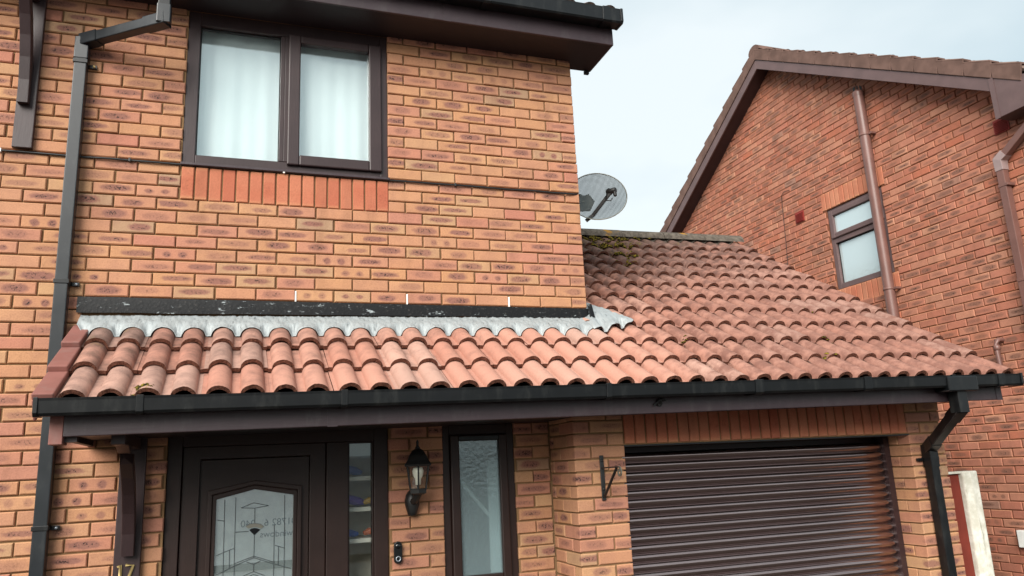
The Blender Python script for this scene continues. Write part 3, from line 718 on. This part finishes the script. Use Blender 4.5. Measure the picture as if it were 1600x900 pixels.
# lead flashing: black strip on the wall, crinkled silvery apron dressed on the tiles
st = MB()
n = 150; vs = []
for i in range(n+1):
    x = -3.062+3.067*i/n
    jz = .004*noise.noise((x*3, 1, 0)); jy = .003*noise.noise((x*6, 2, 5))
    vs += [(x, -.0065+jy*.4, 2.872+jz), (x, -.012+jy, 2.84), (x, -.014+jy, 2.808+TX*x*.7+jz*2)]
st.add(vs, [(3*i+k, 3*i+3+k, 3*i+4+k, 3*i+1+k) for i in range(n) for k in range(2)], 0, True)
fl = st.build('flashing', M['strip'], roof)
def hprof(u): return HB+roll(u-U0, PITCH, RR*1.12, RH*.98)+.019
def apron(u0, u1, nu, vlo, vhi, name, mat):
    b = MB(); nv = 14; vs = []
    for i in range(nu+1):
        u = u0+(u1-u0)*i/nu
        lo, hi = vlo(u), vhi(u)
        for k in range(nv+1):
            t_ = k/nv; v = lo+(hi-lo)*t_
            wob = .006*noise.noise((u*38, v*26, 3))+.004*noise.noise((u*90, v*60, 7))
            q_ = min(1., max(0., (t_-.04)/.42)); q_ = q_*q_*(3-2*q_); h = hprof(u)*(1-q_)+(HB+RH+.02)*q_+.003+(.02*min(1, max(0, (u+.035)/.05)) if hi > 1. or u > .021 else 0)+(wob if 0 < k else wob*.4)
            vs.append(R(u, v, h))
    b.add(vs, [(i*(nv+1)+k, (i+1)*(nv+1)+k, (i+1)*(nv+1)+k+1, i*(nv+1)+k+1) for i in range(nu) for k in range(nv)], 0, True)
    o = b.build(name, mat, roof)
    m = o.modifiers.new('thick', 'SOLIDIFY'); m.thickness = .003
    return o
apron(-3.035, .02, 520, lambda u: .765+.012*noise.noise((u*5, 0, 0))+.018*(roll(u-U0, PITCH, RR*1.12, 1.))+.05*max(0, 1-(u+3.035)/.04), lambda u: .952, 'lead_apron', M['lead'])
apron(-.035, .30, 72, lambda u: .765+.35*max(0, u-.02)+.02*noise.noise((u*20, 3, 0)), lambda u: max(.80+.35*max(0, u-.02), 1.34-1.6*(u-.02)+.03*noise.noise((u*25, 8, 0))), 'lead_apron', M['lead'])
b = MB(); b.prism([(-.004, -.018, 2.90), (.030, -.016, 2.905), (.045, -.03, 2.80), (.005, -.05, 2.775)], (0, .01, 0)); b.build('corner_soaker', M['strip'], roof, .003)
# white mortar weeps above the flashing
for x in (-.5575, -1.2325, -1.9075): box('weep_vent', M['white'], house, x-.004, x+.004, -.004, .02, 2.874, 2.938)
# fascia, soffit and gutter of the low roof
fa = shear(MB().box(-2.93, 2.62, -.81, -.79, 2.107, 2.25)).build('fascia', M['rose_h'], gar, .004)
for x, w_ in ((-1.80, .05), (2.575, .05)): shear(MB().box(x, x+w_, -.8125, -.8105, 2.105, 2.245)).build('fascia_joint', M['rose_h'], fa)
shear(MB().box(-2.985, -2.931, -.808, -.70, 2.075, 2.20)).build('fascia_end', M['verge'], fa, .003)
shear(MB().box(-2.95, -2.88, -.77, -.72, 2.085, 2.12)).build('batten', M['rose'], fa)
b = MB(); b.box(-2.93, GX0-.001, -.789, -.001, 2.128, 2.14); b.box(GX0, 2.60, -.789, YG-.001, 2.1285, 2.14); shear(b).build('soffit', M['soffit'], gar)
shear(MB().box(-2.96, -2.932, -.70, -.005, 2.1, 2.2)).build('soffit_end', M['soffit'], gar)
gt = gutter('gutter', gar, -3.02, 2.70, -.812, -.915, 2.192, 2.268, True, (-2.62, -1.73, -.33, .63, 1.42, 2.11, 2.52))
b = MB(); b.box(2.05, 2.30, -.925, -.812, 2.165, 2.262); shear(b).build('outlet', M['black'], gt, .008)
d2 = spipe([(2.325, -.437, 0), (2.325, -.437, 1.80)]).build('downpipe', M['black'], gar, .005)
spipe([(2.325, -.437, 1.72), (2.325, -.437, 1.87)], .075).build('elbow', M['black'], d2, .005); spipe([(2.325, -.437, 1.845), (2.296, -.525, 1.893)], .074, (0, 0, 1)).build('elbow', M['black'], d2, .005)
spipe([(2.318, -.45, 1.848), (2.19, -.84, 2.075)], .064, (0, 0, 1)).build('offset_pipe', M['black'], d2, .005)
spipe([(2.215, -.765, 2.03), (2.18, -.87, 2.088)], .074, (0, 0, 1)).build('elbow', M['black'], d2, .005); spipe([(2.18, -.865, 2.06), (2.18, -.865, 2.20)], .08).build('elbow', M['black'], d2, .005)
b = MB(); b.box(2.287, 2.363, -.475, YG-.004, 1.765, 1.79); b.box(2.235, 2.286, YG-.018, YG-.004, 1.762, 1.782); b.build('pipe_bracket', M['black'], d2, .002)
# a dark knot of torn fitting on the fascia
b = MB(); b.tube([(.02+.01*math.cos(a*.9), -.822-.008*math.sin(a), 2.165+.016*math.sin(a*.9)) for a in range(12)], .007, 6); b.tube([(-.015, -.818, 2.15), (.03, -.826, 2.185), (.065, -.818, 2.178)], .006, 6)
shear(b).build('broken_clip', M['iron'], fa)

# ================================================================ NEIGHBOUR
NX = 4.2
nb = thing('neighbour_house', (7.5, 2.9, 0), 'red brick gable house with mauve brown barge boards beyond the garage', 'house')
AP = 2.88; SL = .6075; ZA = 6.74            # apex of the barge underside
NW = (1.40, 2.245, 3.65, 4.60)
ztop = lambda y: ZA+.02-SL*abs(y-AP)
b = MB(); b.prism([(NX+.010, -.30, 0), (NX+.010, 6.06, 0), (NX+.010, 6.06, ztop(6.06)), (NX+.010, AP, ztop(AP)), (NX+.010, -.30, ztop(-.30))], (.22, 0, 0))
# window hole: build the gable in strips instead
b = MB(); ys = [-.30, NW[0], NW[1], AP, 6.06]
for y0, y1 in zip(ys, ys[1:]):
    if y0 == NW[0]:
        b.prism([(NX+.010, y0, 0), (NX+.010, y1, 0), (NX+.010, y1, NW[2]), (NX+.010, y0, NW[2])], (.22, 0, 0))
        b.prism([(NX+.010, y0, NW[3]), (NX+.010, y1, NW[3]), (NX+.010, y1, ztop(y1)), (NX+.010, y0, ztop(y0))], (.22, 0, 0))
    else: b.prism([(NX+.010, y0, 0), (NX+.010, y1, 0), (NX+.010, y1, ztop(y1)), (NX+.010, y0, ztop(y0))], (.22, 0, 0))
nw = b.build('wall', M['nmortar'], nb)
b = MB(); b.box(NX+.231, 12, -.30, -.08, 0, 4.8); b.box(NX+.231, 12, 5.84, 6.06, 0, 4.8); b.box(11.8, 12, -.079, 5.839, 0, 4.8); b.box(NX+1.5, NX+1.55, -.07, 5.8, 2.6, 4.79); b.build('outer_walls', M['nmortar'], nb)
SOL_T = (1.345, 2.30, 4.60, 4.815); SOL_B = (1.345, 2.26, 3.435, 3.65)
RMI = RM.inverted()
def hidden(y, z):      # behind the garage or the house as seen from the drive
    d = Vector((NX, y, z))-CAM_P
    for k in range(1, 90):
        q = CAM_P+d*(k/90)
        lq = RMI @ q
        if GX0 < q.x < GX1-.08 and q.y > YG+.05 and lq.y < 3.3 and -2. < lq.z < -.12: return True
        if q.x < -.05 and q.y > .1 and q.z < 4.5: return True
    return False
it = []; MODN = .212
for n in range(4, 92):
    z0 = n*.075+.010; zc = z0+.0375
    if zc > ZA: continue
    hl = [h[:2] for h in (NW, SOL_T, SOL_B) if h[2] < zc < h[3]]
    half = (ZA+.05-zc)/SL
    for a, c_ in course(max(-.30, AP-half), min(6.05, AP+half), (.03 if n % 2 else .03+MODN/2)+.004*math.sin(n), hl, MODN, .010):
        if not in_frame((NX, (a+c_)/2, zc), 40) or hidden((a+c_)/2, zc): continue
        it.append(((NX+random.uniform(-.002, .002), (a+c_)/2, zc), -math.pi/2, c_-a, .068, .04, 'red'))
lay(it, 'red', nw, 290)
for (y0, y1, z0, z1) in (SOL_T, SOL_B):
    s2 = box('soldier_course', M['nmortar'], nb, NX+.008, NX+.05, y0+.001, y1-.001, z0+.001, z1-.001)
    k = round((y1-y0)/.0735); pw = (y1-y0)/k
    lay([((NX-.001, y0+pw*(i+.5), (z0+z1)/2), -math.pi/2, pw-.009, z1-z0-.012, .03, 'nsold') for i in range(k)], 'nsold', s2, 300)
# neighbour window (bars run along y)
def ybars(name, mat, parent, y0, y1, z0, z1, x0, x1, wd, bev=.006):
    b = MB(); b.box(x0, x1, y0, y0+wd, z0, z1); b.box(x0, x1, y1-wd, y1, z0, z1); b.box(x0+.0007, x1, y0+wd, y1-wd, z0, z0+wd); b.box(x0+.0007, x1, y0+wd, y1-wd, z1-wd, z1)
    return b.build(name, mat, parent, bev)
wn = ybars('window', M['nbrown'], nb, NW[0]+.002, NW[1]-.002, NW[2]+.002, NW[3]-.002, NX+.02, NX+.09, .062)
ybars('sash', M['nbrown'], wn, NW[0]+.03, NW[1]-.03, 4.245, NW[3]-.03, NX+.0, NX+.06, .062, .01)
box('transom', M['nbrown'], wn, NX+.021, NX+.09, NW[0]+.065, NW[1]-.065, 4.19, 4.25)
MB().box(NX+.03, NX+.036, NW[0]+.09, NW[1]-.09, 4.30, 4.51).build('pane', M['nglass'], wn)
MB().box(NX+.06, NX+.066, NW[0]+.06, NW[1]-.06, 3.71, 4.195).build('pane', M['nglass'], wn)
b = MB(); b.box(NX+.052, NX+.0595, NW[0]+.0645, NW[1]-.0645, 3.714, 3.722); b.box(NX+.052, NX+.0595, NW[1]-.0725, NW[1]-.0645, 3.722, 4.188); b.box(NX+.052, NX+.0595, NW[0]+.0645, NW[1]-.0645, 4.181, 4.1895)
b.build('gasket', M['black'], wn)
# roof, barge boards, verges
BX = 4.0
def rake(sgn, x0, x1, d0, d1, ylen, top=0.):
    # strip along a rake: d0..d1 measured vertically above the barge underside
    e = AP+sgn*ylen
    return MB().prism([(x0, AP, ZA+d0), (x0, e, ZA-SL*ylen+d0), (x0, e, ZA-SL*ylen+d1), (x0, AP, ZA+d1)], (x1-x0, 0, 0))
for sgn, ln in ((-1, 3.06), (1, 3.5)):
    bb = rake(sgn, BX, BX+.022, 0, .128, ln).build('barge_board', M['nbrown'], nb, .003)
    rake(sgn, BX+.023, NX+.009, .012, .03, ln).build('soffit', M['nsoffit'], nb)
    rk = rake(sgn, BX+.03, 12, .15, .21, ln+.1).build('roof_slope', M['tar'], nb)
    stp = .30; cs = 1/math.sqrt(1+SL*SL)
    k = 0
    while k*stp*cs < ln+.05:
        y0 = k*stp*cs; y1 = y0+stp*cs-.010
        # cap: face plate and top plate, lower end kicked up over the next one
        yy = lambda v: AP+sgn*v
        zz = lambda v, d: ZA-SL*v+d
        b = MB(); b.prism([(BX-.012, yy(y0), zz(y0, .130)), (BX-.012, yy(y1), zz(y1, .130)), (BX-.012, yy(y1+.03), zz(y1+.03, .297)), (BX-.012, yy(y0), zz(y0, .262))], (.016, 0, 0))
        b.prism([(BX-.013, yy(y0), zz(y0, .255)), (BX-.013, yy(y1+.03), zz(y1+.03, .290)), (BX-.013, yy(y1+.03), zz(y1+.03, .312)), (BX-.013, yy(y0), zz(y0, .274))], (.11, 0, 0))
        b.build('verge_cap', M['nverge'], bb, .006); k += 1
    # two columns of tiles next to the verge
    if sgn < 0:
        me = [tile_mesh('tile', 2, .37, [M['utile'], M['unose']], rng) for _ in range(2)]
        SM = Matrix.Translation((BX+.08, AP-(ln+.12), ZA-SL*(ln+.12)+.235)) @ Matrix.Rotation(math.atan(SL), 4, 'X')
        for row in range(13):
            for c_ in range(3):
                o = link('tile', me[rng.randrange(2)], rk); o.matrix_basis = SM @ Matrix.Translation((c_*2*PITCH, row*.295, 0))
# ridge
for i in range(4):
    b = MB(); x0 = BX-.01+i*.45; seg = 9
    ringn = lambda x: [(x, AP+.115*math.cos(math.pi*k/seg), ZA+.235+.095*math.sin(math.pi*k/seg)) for k in range(seg+1)]
    A_, B_ = ringn(x0), ringn(x0+.445); b.add(A_+B_, [(k, k+1, seg+2+k, seg+1+k) for k in range(seg)], 0, True); b.add(A_, [tuple(range(seg+1))]); b.add(B_, [tuple(range(seg+1))[::-1]])
    b.build('ridge_tile', M['nverge'], nb)
# boxed eaves end at the front corner
b = MB(); b.prism([(BX-.004, -.16, 4.63), (BX-.004, -.75, 4.63), (BX-.004, -.75, 4.80), (BX-.004, -.16, 5.02)], (.19, 0, 0)); be = b.build('eaves_box', M['nbrown'], nb, .004)
box('trim_strip', M['nbrown'], be, BX-.010, BX-.006, -.20, -.155, 4.625, 5.01)
box('eaves_soffit', M['nsoffit'], nb, NX-.01, 12, -.70, -.301, 4.635, 4.65)
# pipes
NP = Vector((NX-.065, 1.44, 0)); 
sp = MB().tube([(NP.x, NP.y, .2), (NP.x, NP.y, 5.66)], .055, 20).build('soil_pipe', M['npipe'], nb)
MB().lathe((NP.x, NP.y, 5.655), [(.0575, 0), (.059, .03), (.059, .05), (.045, .06), (.03, .075), (0, .08)], 16).build('pipe_cap', M['npipe'], sp)
for k in range(8):
    a = k*math.pi/4; box('cage_bar', M['iron'], sp, NP.x+.04*math.cos(a)-.004, NP.x+.04*math.cos(a)+.004, NP.y+.04*math.sin(a)-.004, NP.y+.04*math.sin(a)+.004, 5.70, 5.765)
for z in (5.18, 3.46, 1.9):
    b = MB(); b.lathe((NP.x, NP.y, z), [(.0575, 0), (.061, .002), (.061, .022), (.0575, .024)], 18); b.box(NP.x-.005, NX-.003, NP.y-.10, NP.y-.062, z-.002, z+.02)
    b.build('pipe_bracket', M['npipe'], sp)
RP = .0; rpx = NX-.055
rp = MB().tube([(rpx, -.005, .1), (rpx, -.005, 4.30)], 1, square=(.068, .068), upv=(0, -1, 0)).build('rainwater_pipe', M['npipe'], nb, .005)
MB().tube([(rpx, -.03, 4.33), (rpx-.01, -.46, 4.60)], 1, square=(.064, .064), upv=(1, 0, 0)).build('offset_pipe', M['npipe'], rp, .005)
MB().tube([(rpx, -.005, 4.22), (rpx, -.005, 4.32), (rpx, -.07, 4.36)], 1, square=(.077, .077), upv=(1, 0, 0)).build('elbow', plain('painted_sheen_elbow', '#8c7a78', .25), rp, .005)  # elbow paler than its pipe, with the sheen put into the colour
for z in (4.08, 3.22): box('pipe_bracket', M['npipe'], rp, rpx-.038, NX-.003, -.06, .033, z-.012, z+.012, bevel=.002)
wp = MB().tube([(NX+.02, .34, 2.755), (NX-.05, .34, 2.755), (NX-.075, .34, 2.745), (NX-.085, .34, 2.71), (NX-.085, .34, 2.50)], .021, 12).build('waste_pipe', M['npipe'], nb)
MB().lathe((NX-.085, .34, 2.66), [(.022, 0), (.027, .003), (.027, .04), (.022, .043)], 12).build('collar', M['npipe'], wp)
# louvred vents
def vent(y0, y1, z0, z1):
    v = box('air_vent', M['redvent'], nb, NX-.012, NX-.003, y0, y1, z0, z1, bevel=.003)
    k = 7
    for i in range(k):
        z = z0+.014+(z1-z0-.028)*(i+.5)/k
        MB().prism([(NX-.022, y0+.012, z-.008), (NX-.0125, y0+.012, z-.002), (NX-.0125, y0+.012, z+.006)], (0, y1-y0-.024, 0)).build('louvre', M['redvent'], v)
vent(2.60, 2.755, 4.60, 4.735); vent(-.12, .03, 4.575, 4.71)
tag(MB().tube([(NX-.006, 2.80, 5.06), (NX-.008, 2.90, 5.075), (NX-.008, 2.953, 5.04), (NX-.008, 2.97, 4.7), (NX-.007, 2.985, 4.4), (NX-.007, 3.01, 4.0), (NX-.007, 3.01, 3.4)], .0035, 6).build('wall_wire', M['iron']), 'thin dark wire running down the red brick gable', 'wire')
tag(box('meter_box', M['white'], None, NX-.05, NX-.004, .25, .512, .98, 1.122, bevel=.006), 'small white plastic box fixed low on the red brick wall', 'meter box')

# ================================================================ THINGS ON THE WALLS
# satellite dish on the side wall
sd_ = thing('satellite_dish', (.0, .62, 3.95), 'grey perforated satellite dish behind the corner of the brick house', 'satellite dish')
dc = Vector((.44, .60, 3.925))
face = Vector((-.30, -.80, .30)).normalized()
dm = face.to_track_quat('Z', 'Y').to_matrix().to_4x4(); dm.translation = dc
b = MB(); seg, rn = 40, 8; vs = [(0, 0, -.055)]
for i in range(1, rn+1):
    r = i/rn
    for k in range(seg): a = 2*math.pi*k/seg; vs.append((r*.235*math.cos(a), r*.235*math.sin(a), -.055*(1-r*r)))
fs = [(0, 1+k, 1+(k+1) % seg) for k in range(seg)]+[(1+(i-1)*seg+k, 1+i*seg+k, 1+i*seg+(k+1) % seg, 1+(i-1)*seg+(k+1) % seg) for i in range(1, rn) for k in range(seg)]
b.add(vs, fs, 0, True); rf = b.build('reflector', M['dish'], sd_, fix=False); rf.matrix_basis = dm
b = MB(); b.tube([dm @ Vector((.235*math.cos(2*math.pi*k/36), .235*math.sin(2*math.pi*k/36), 0)) for k in range(37)], .004, 6, 0, False); b.build('rim', M['lamp_brass'], sd_)
lnb = dc+Vector((.055, -.14, -.005)); low = dc+Vector((-.065, -.03, -.175))
MB().tube([low+Vector((-.05, .03, -.04)), low, lnb], .011, 8, square=(.02, .024)).build('arm', M['iron'], sd_)
b = MB(); ax = (dc-lnb).normalized(); b.tube([lnb-ax*.045, lnb-ax*.04, lnb+ax*.005, lnb+ax*.02, lnb+ax*.035], [.012, .022, .024, .03, .027], 14); b.tube([lnb-ax*.03, lnb-ax*.03+Vector((.0, -.01, -.05))], .013, 10); b.build('receiver', M['iron'], sd_)
b = MB(); b.tube([lnb+Vector((-.0, -.01, -.06)), lnb+Vector((-.02, -.015, -.085)), lnb+Vector((-.05, -.01, -.085)), lnb+Vector((-.06, 0, -.06)), lnb+Vector((-.035, .01, -.02))], .004, 6); b.build('lead', M['iron'], sd_)
MB().prism([dm @ Vector(p) for p in ((-.16, -.09, -.06), (-.06, -.09, -.06), (-.02, .0, -.06), (-.06, .075, -.06), (-.1, .06, -.06), (-.13, .08, -.06), (-.17, .05, -.06))], face*-.015).build('mount_plate', M['lamp_brass'], sd_)
MB().tube([dm @ Vector((-.1, 0, -.07)), (.12, .80, 3.92), (.0, .80, 3.92)], .018, 10).build('wall_arm', M['lamp_brass'], sd_)
# wall lantern
la = thing('wall_lantern', (-1.235, -.01, 1.68), 'black coach lantern with clear panes between front door and slim window', 'lantern')
LC = Vector((-1.212, -.13, 0))
b = MB(); b.tube([(-1.24, -.006, 1.69), (-1.24, -.028, 1.69)], .04, 12)
b = MB(); b.lathe((-1.228, -.030, 1.60), [(.0, 0), (.026, .002), (.03, .02), (.042, .06), (.045, .09), (.038, .12), (.024, .14), (0, .15)], 12); b.build('mount', M['iron'], la)
MB().tube([(-1.228, -.03, 1.68), (-1.226, -.07, 1.685), (-1.22, -.11, 1.70), (LC.x, LC.y, 1.735)], [.024, .022, .02, .026], 10).build('arm', M['iron'], la)
def sq(c, r, z, rot=.35, n=6): return [(c.x+r*math.cos(rot+2*math.pi*k/n), c.y+r*math.sin(rot+2*math.pi*k/n), z) for k in range(n)]
def loft(rings, mi=0):
    b = MB(); n = len(rings[0]); b.add([p for r in rings for p in r], [(i*n+k, i*n+(k+1) % n, (i+1)*n+(k+1) % n, (i+1)*n+k) for i in range(len(rings)-1) for k in range(n)], mi)
    b.add(rings[0], [tuple(range(n))[::-1]]); b.add(rings[-1], [tuple(range(n))]); return b
loft([sq(LC, .038, 1.722), sq(LC, .052, 1.73), sq(LC, .052, 1.752), sq(LC, .048, 1.755)]).build('base', M['iron'], la)
for k in range(6):
    a = sq(LC, .051, 1.75)[k]; c_ = sq(LC, .072, 1.888)[k]; MB().tube([a, c_], .005, 6).build('glazing_bar', M['iron'], la)
b = MB(); g0, g1 = sq(LC, .048, 1.755), sq(LC, .069, 1.886); b.add(g0+g1, [(k, (k+1) % 6, 6+(k+1) % 6, 6+k) for k in range(6)]); b.build('pane', M['clear'], la)
loft([sq(LC, .086, 1.882), sq(LC, .089, 1.892), sq(LC, .070, 1.915), sq(LC, .056, 1.945), sq(LC, .036, 1.972), sq(LC, .014, 1.984)]).build('roof', M['iron'], la)
MB().lathe((LC.x, LC.y, 1.98), [(.012, 0), (.016, .008), (.008, .016), (.007, .03), (.009, .038), (.004, .05), (0, .055)], 10).build('finial', M['iron'], la)
MB().lathe((LC.x, LC.y, 1.775), [(0, 0), (.016, .002), (.018, .035), (.03, .055), (.034, .08), (.026, .10), (0, .106)], 14).build('bulb', M['bulb'], la)
# doorbell
db = thing('doorbell', (-1.313, -.01, 1.40), 'slim black video doorbell on the brick beside the door frame', 'doorbell')
b = MB(); pts = [(-1.313+.0235*cx+.0, -.024, 1.401+cz) for cx, cz in [(math.cos(a), .0385+.0235*math.sin(a)) for a in [math.pi*k/8 for k in range(9)]]+[(math.cos(a), -.0385+.0235*math.sin(a)) for a in [math.pi+math.pi*k/8 for k in range(9)]]]
b.prism(pts, (0, .021, 0)); b.build('body', M['black'], db, .003)
MB().lathe((-1.313, -.0245, 1.436), [(0, -.003), (.013, -.003), (.016, 0)], 16, 0, 'y').build('lens', M['gloss'], db)
MB().lathe((-1.313, -.0245, 1.367), [(.010, -.001), (.011, -.003), (.0145, -.003), (.0155, 0)], 18, 0, 'y').build('button', M['ring'], db)
# hanging basket bracket
hb = thing('basket_bracket', (-.16, YG-.01, 1.76), 'black wrought iron hanging basket bracket on the garage pier', 'bracket')
hx = -.162
box('back_plate', M['iron'], hb, hx-.013, hx+.013, YG-.012, YG-.004, 1.635, 1.895, bevel=.003)
MB().tube([(hx, YG-.012, 1.822), (hx, YG-.23, 1.825)], 1, square=(.014, .008)).build('arm', M['iron'], hb)
MB().tube([(hx, YG-.014, 1.655), (hx, YG-.20, 1.819)], 1, square=(.014, .008)).build('strut', M['iron'], hb)
sc0 = Vector((hx, YG-.232, 1.797)); b = MB(); b.tube([sc0+Vector((0, -(.028-.0016*k)*math.sin(k*.62), (.028-.0016*k)*math.cos(k*.62))) for k in range(13)], 1, square=(.012, .006), upv=(1, 0, 0)); b.build('scroll', M['lamp_brass'], hb)
for z in (1.865, 1.70): MB().lathe((hx, YG-.012, z), [(0, -.006), (.007, -.004), (.008, 0)], 10, 0, 'y').build('screw', M['iron'], hb)
# cable
pts = [(-4.2+i*.07, -.010+.002*math.sin(i*1.7), 3.687+.005*noise.noise((i*.3, 0, 0))) for i in range(61)]
pts = [p for p in pts if p[0] < .0]+[(.006, .01, 3.694), (.008, .2, 3.69)]
cb = MB().tube(pts, .0065, 6).build('wall_cable', M['iron']); tag(cb, 'thin black cable running along the brick joint below the upper window', 'cable')
for i, x in enumerate((-3.498, -2.85, -1.99, -.9)): tag(MB().box(x-.006, x+.006, -.021, -.0035, 3.677, 3.699).build('cable_clip', M['white'] if i in (0, 2) else M['iron'], cb, .002))
# fence between the houses
FY = -.30
fp = MB(); fp.prism([(2.745, FY, 0), (2.80, FY-.02, 0), (2.862, FY-.02, 0), (2.875, FY+.0, 0), (2.875, FY+.09, 0), (2.745, FY+.09, 0)], (0, 0, 1.672))
tag(fp.build('fence_post', M['conc'], None, .01), 'weathered pale concrete fence post beside the garage downpipe', 'fence post')
fn = thing('boarded_fence', (2.63, FY+.05, 0), 'red brown boarded fence panel between garage pier and concrete post', 'fence')
for i in range(2):
    x = 2.535+i*.105; box('board', M['redfence'], fn, x, x+.102, FY+.03+.004*i, FY+.048+.004*i, .05, 1.655, bevel=.002)
box('capping', M['conc'], fn, 2.53, 2.744, FY+.01, FY+.07, 1.656, 1.672, bevel=.003)
# shelves in the hall, seen through the sidelight
sh = thing('shelf_unit', (-1.5, .6, 0), 'pale shelves in the hall behind the narrow door sidelight', 'shelves')
for z in (1.48, 1.66, 1.84): box('shelf', M['shelf'], sh, -1.86, -1.22, .17, .45, z-.025, z, bevel=.002)
b = MB(); b.box(-1.87, -1.861, .17, .45, .02, 2.2); b.box(-1.219, -1.21, .17, .45, .02, 2.2); b.build('side_panel', M['shelf'], sh); box('back_panel', M['cream'], sh, -1.86, -1.22, .452, .47, .02, 2.2)
def toy(name, m, x, z, label, s=1):
    b = MB(); b.tube([(x-.07*s, .25, z+.02), (x-.03*s, .24, z+.035*s+.01), (x+.03*s, .25, z+.03*s), (x+.07*s, .26, z+.02)], [.014, .03*s, .026*s, .012], 10); tag(b.build(name, m), label, 'toy')
toy('toy_plane', M['blue'], -1.55, 1.841, 'blue toy lying on the top hall shelf')
toy('toy_car', M['purple'], -1.53, 1.661, 'purple toy lying on the middle hall shelf'); toy('toy_block', M['yellow'], -1.42, 1.661, 'yellow toy lying beside the purple toy on the middle shelf', .7)
toy('toy_bottle', M['blue'], -1.56, 1.481, 'blue toy lying on the lowest hall shelf', .8); toy('toy_brush', M['orange'], -1.42, 1.481, 'orange toy lying on the lowest hall shelf', .7)

# ================================================================ the van parked behind the camera, mirrored in the door glass
van = thing('parked_van', (-1.5, -8.2, 0), 'white panel van with blue grey lettering mirrored in the front door glass', 'van')
VY = -7.2
body = [(-3.7-x, z) for x, z in [(-4.6, .35), (.1, .35), (.12, 1.0), (-.10, 1.15), (-.75, 1.98), (-1.0, 2.12), (-4.5, 2.15), (-4.62, 2.0)]]
vb = MB().prism([(x, VY, z) for x, z in body], (0, -1.9, 0)).build('body', M['vanwhite'], van, .05)
MB().prism([(x, VY+.004, z) for x, z in ((-3.42, 1.18), (-2.88, 1.82), (-2.62, 1.84), (-2.62, 1.18))], (0, -.003, 0)).build('window', M['gloss'], vb)
box('door_line', M['gloss'], vb, -.9, -.892, VY+.001, VY+.003, .4, 2.05); box('side_rail', M['black'], vb, -3.6, .8, VY+.001, VY+.02, .62, .72)
for x in (.05, -2.95):
    for y in (VY+.02, VY-1.72):
        wl = MB().lathe((x, y, .33), [(0, -.01), (.2, -.01), (.3, .0), (.33, -.03), (.33, -.19), (.2, -.2)], 24, 0, 'y').build('wheel', M['tyre'], van)
        MB().lathe((x, y+.004, .33), [(0, 0), (.19, 0), (.2, -.02)], 20, 0, 'y').build('rim', M['ring'], wl)
def text(s_, x, z, size):
    cu = bpy.data.curves.new('lettering', 'FONT'); cu.body = s_; cu.size = size; cu.extrude = .001
    o = bpy.data.objects.new('lettering_curve', cu); COL.objects.link(o); dg = bpy.context.evaluated_depsgraph_get()
    me = bpy.data.meshes.new_from_object(o.evaluated_get(dg)); COL.objects.unlink(o); bpy.data.objects.remove(o)
    me.materials.clear(); me.materials.append(M['ink']); q = link('lettering', me, vb)
    # faces +y (towards the house), reads left to right for someone standing by the house
    q.matrix_basis = Matrix.Translation((x, VY+.003, z)) @ Matrix.Rotation(math.pi, 4, 'Z') @ Matrix.Rotation(math.pi/2, 4, 'X')
text('01782 6   040', -1.385, 1.205, .135); text('windows', -1.43, 1.05, .125)
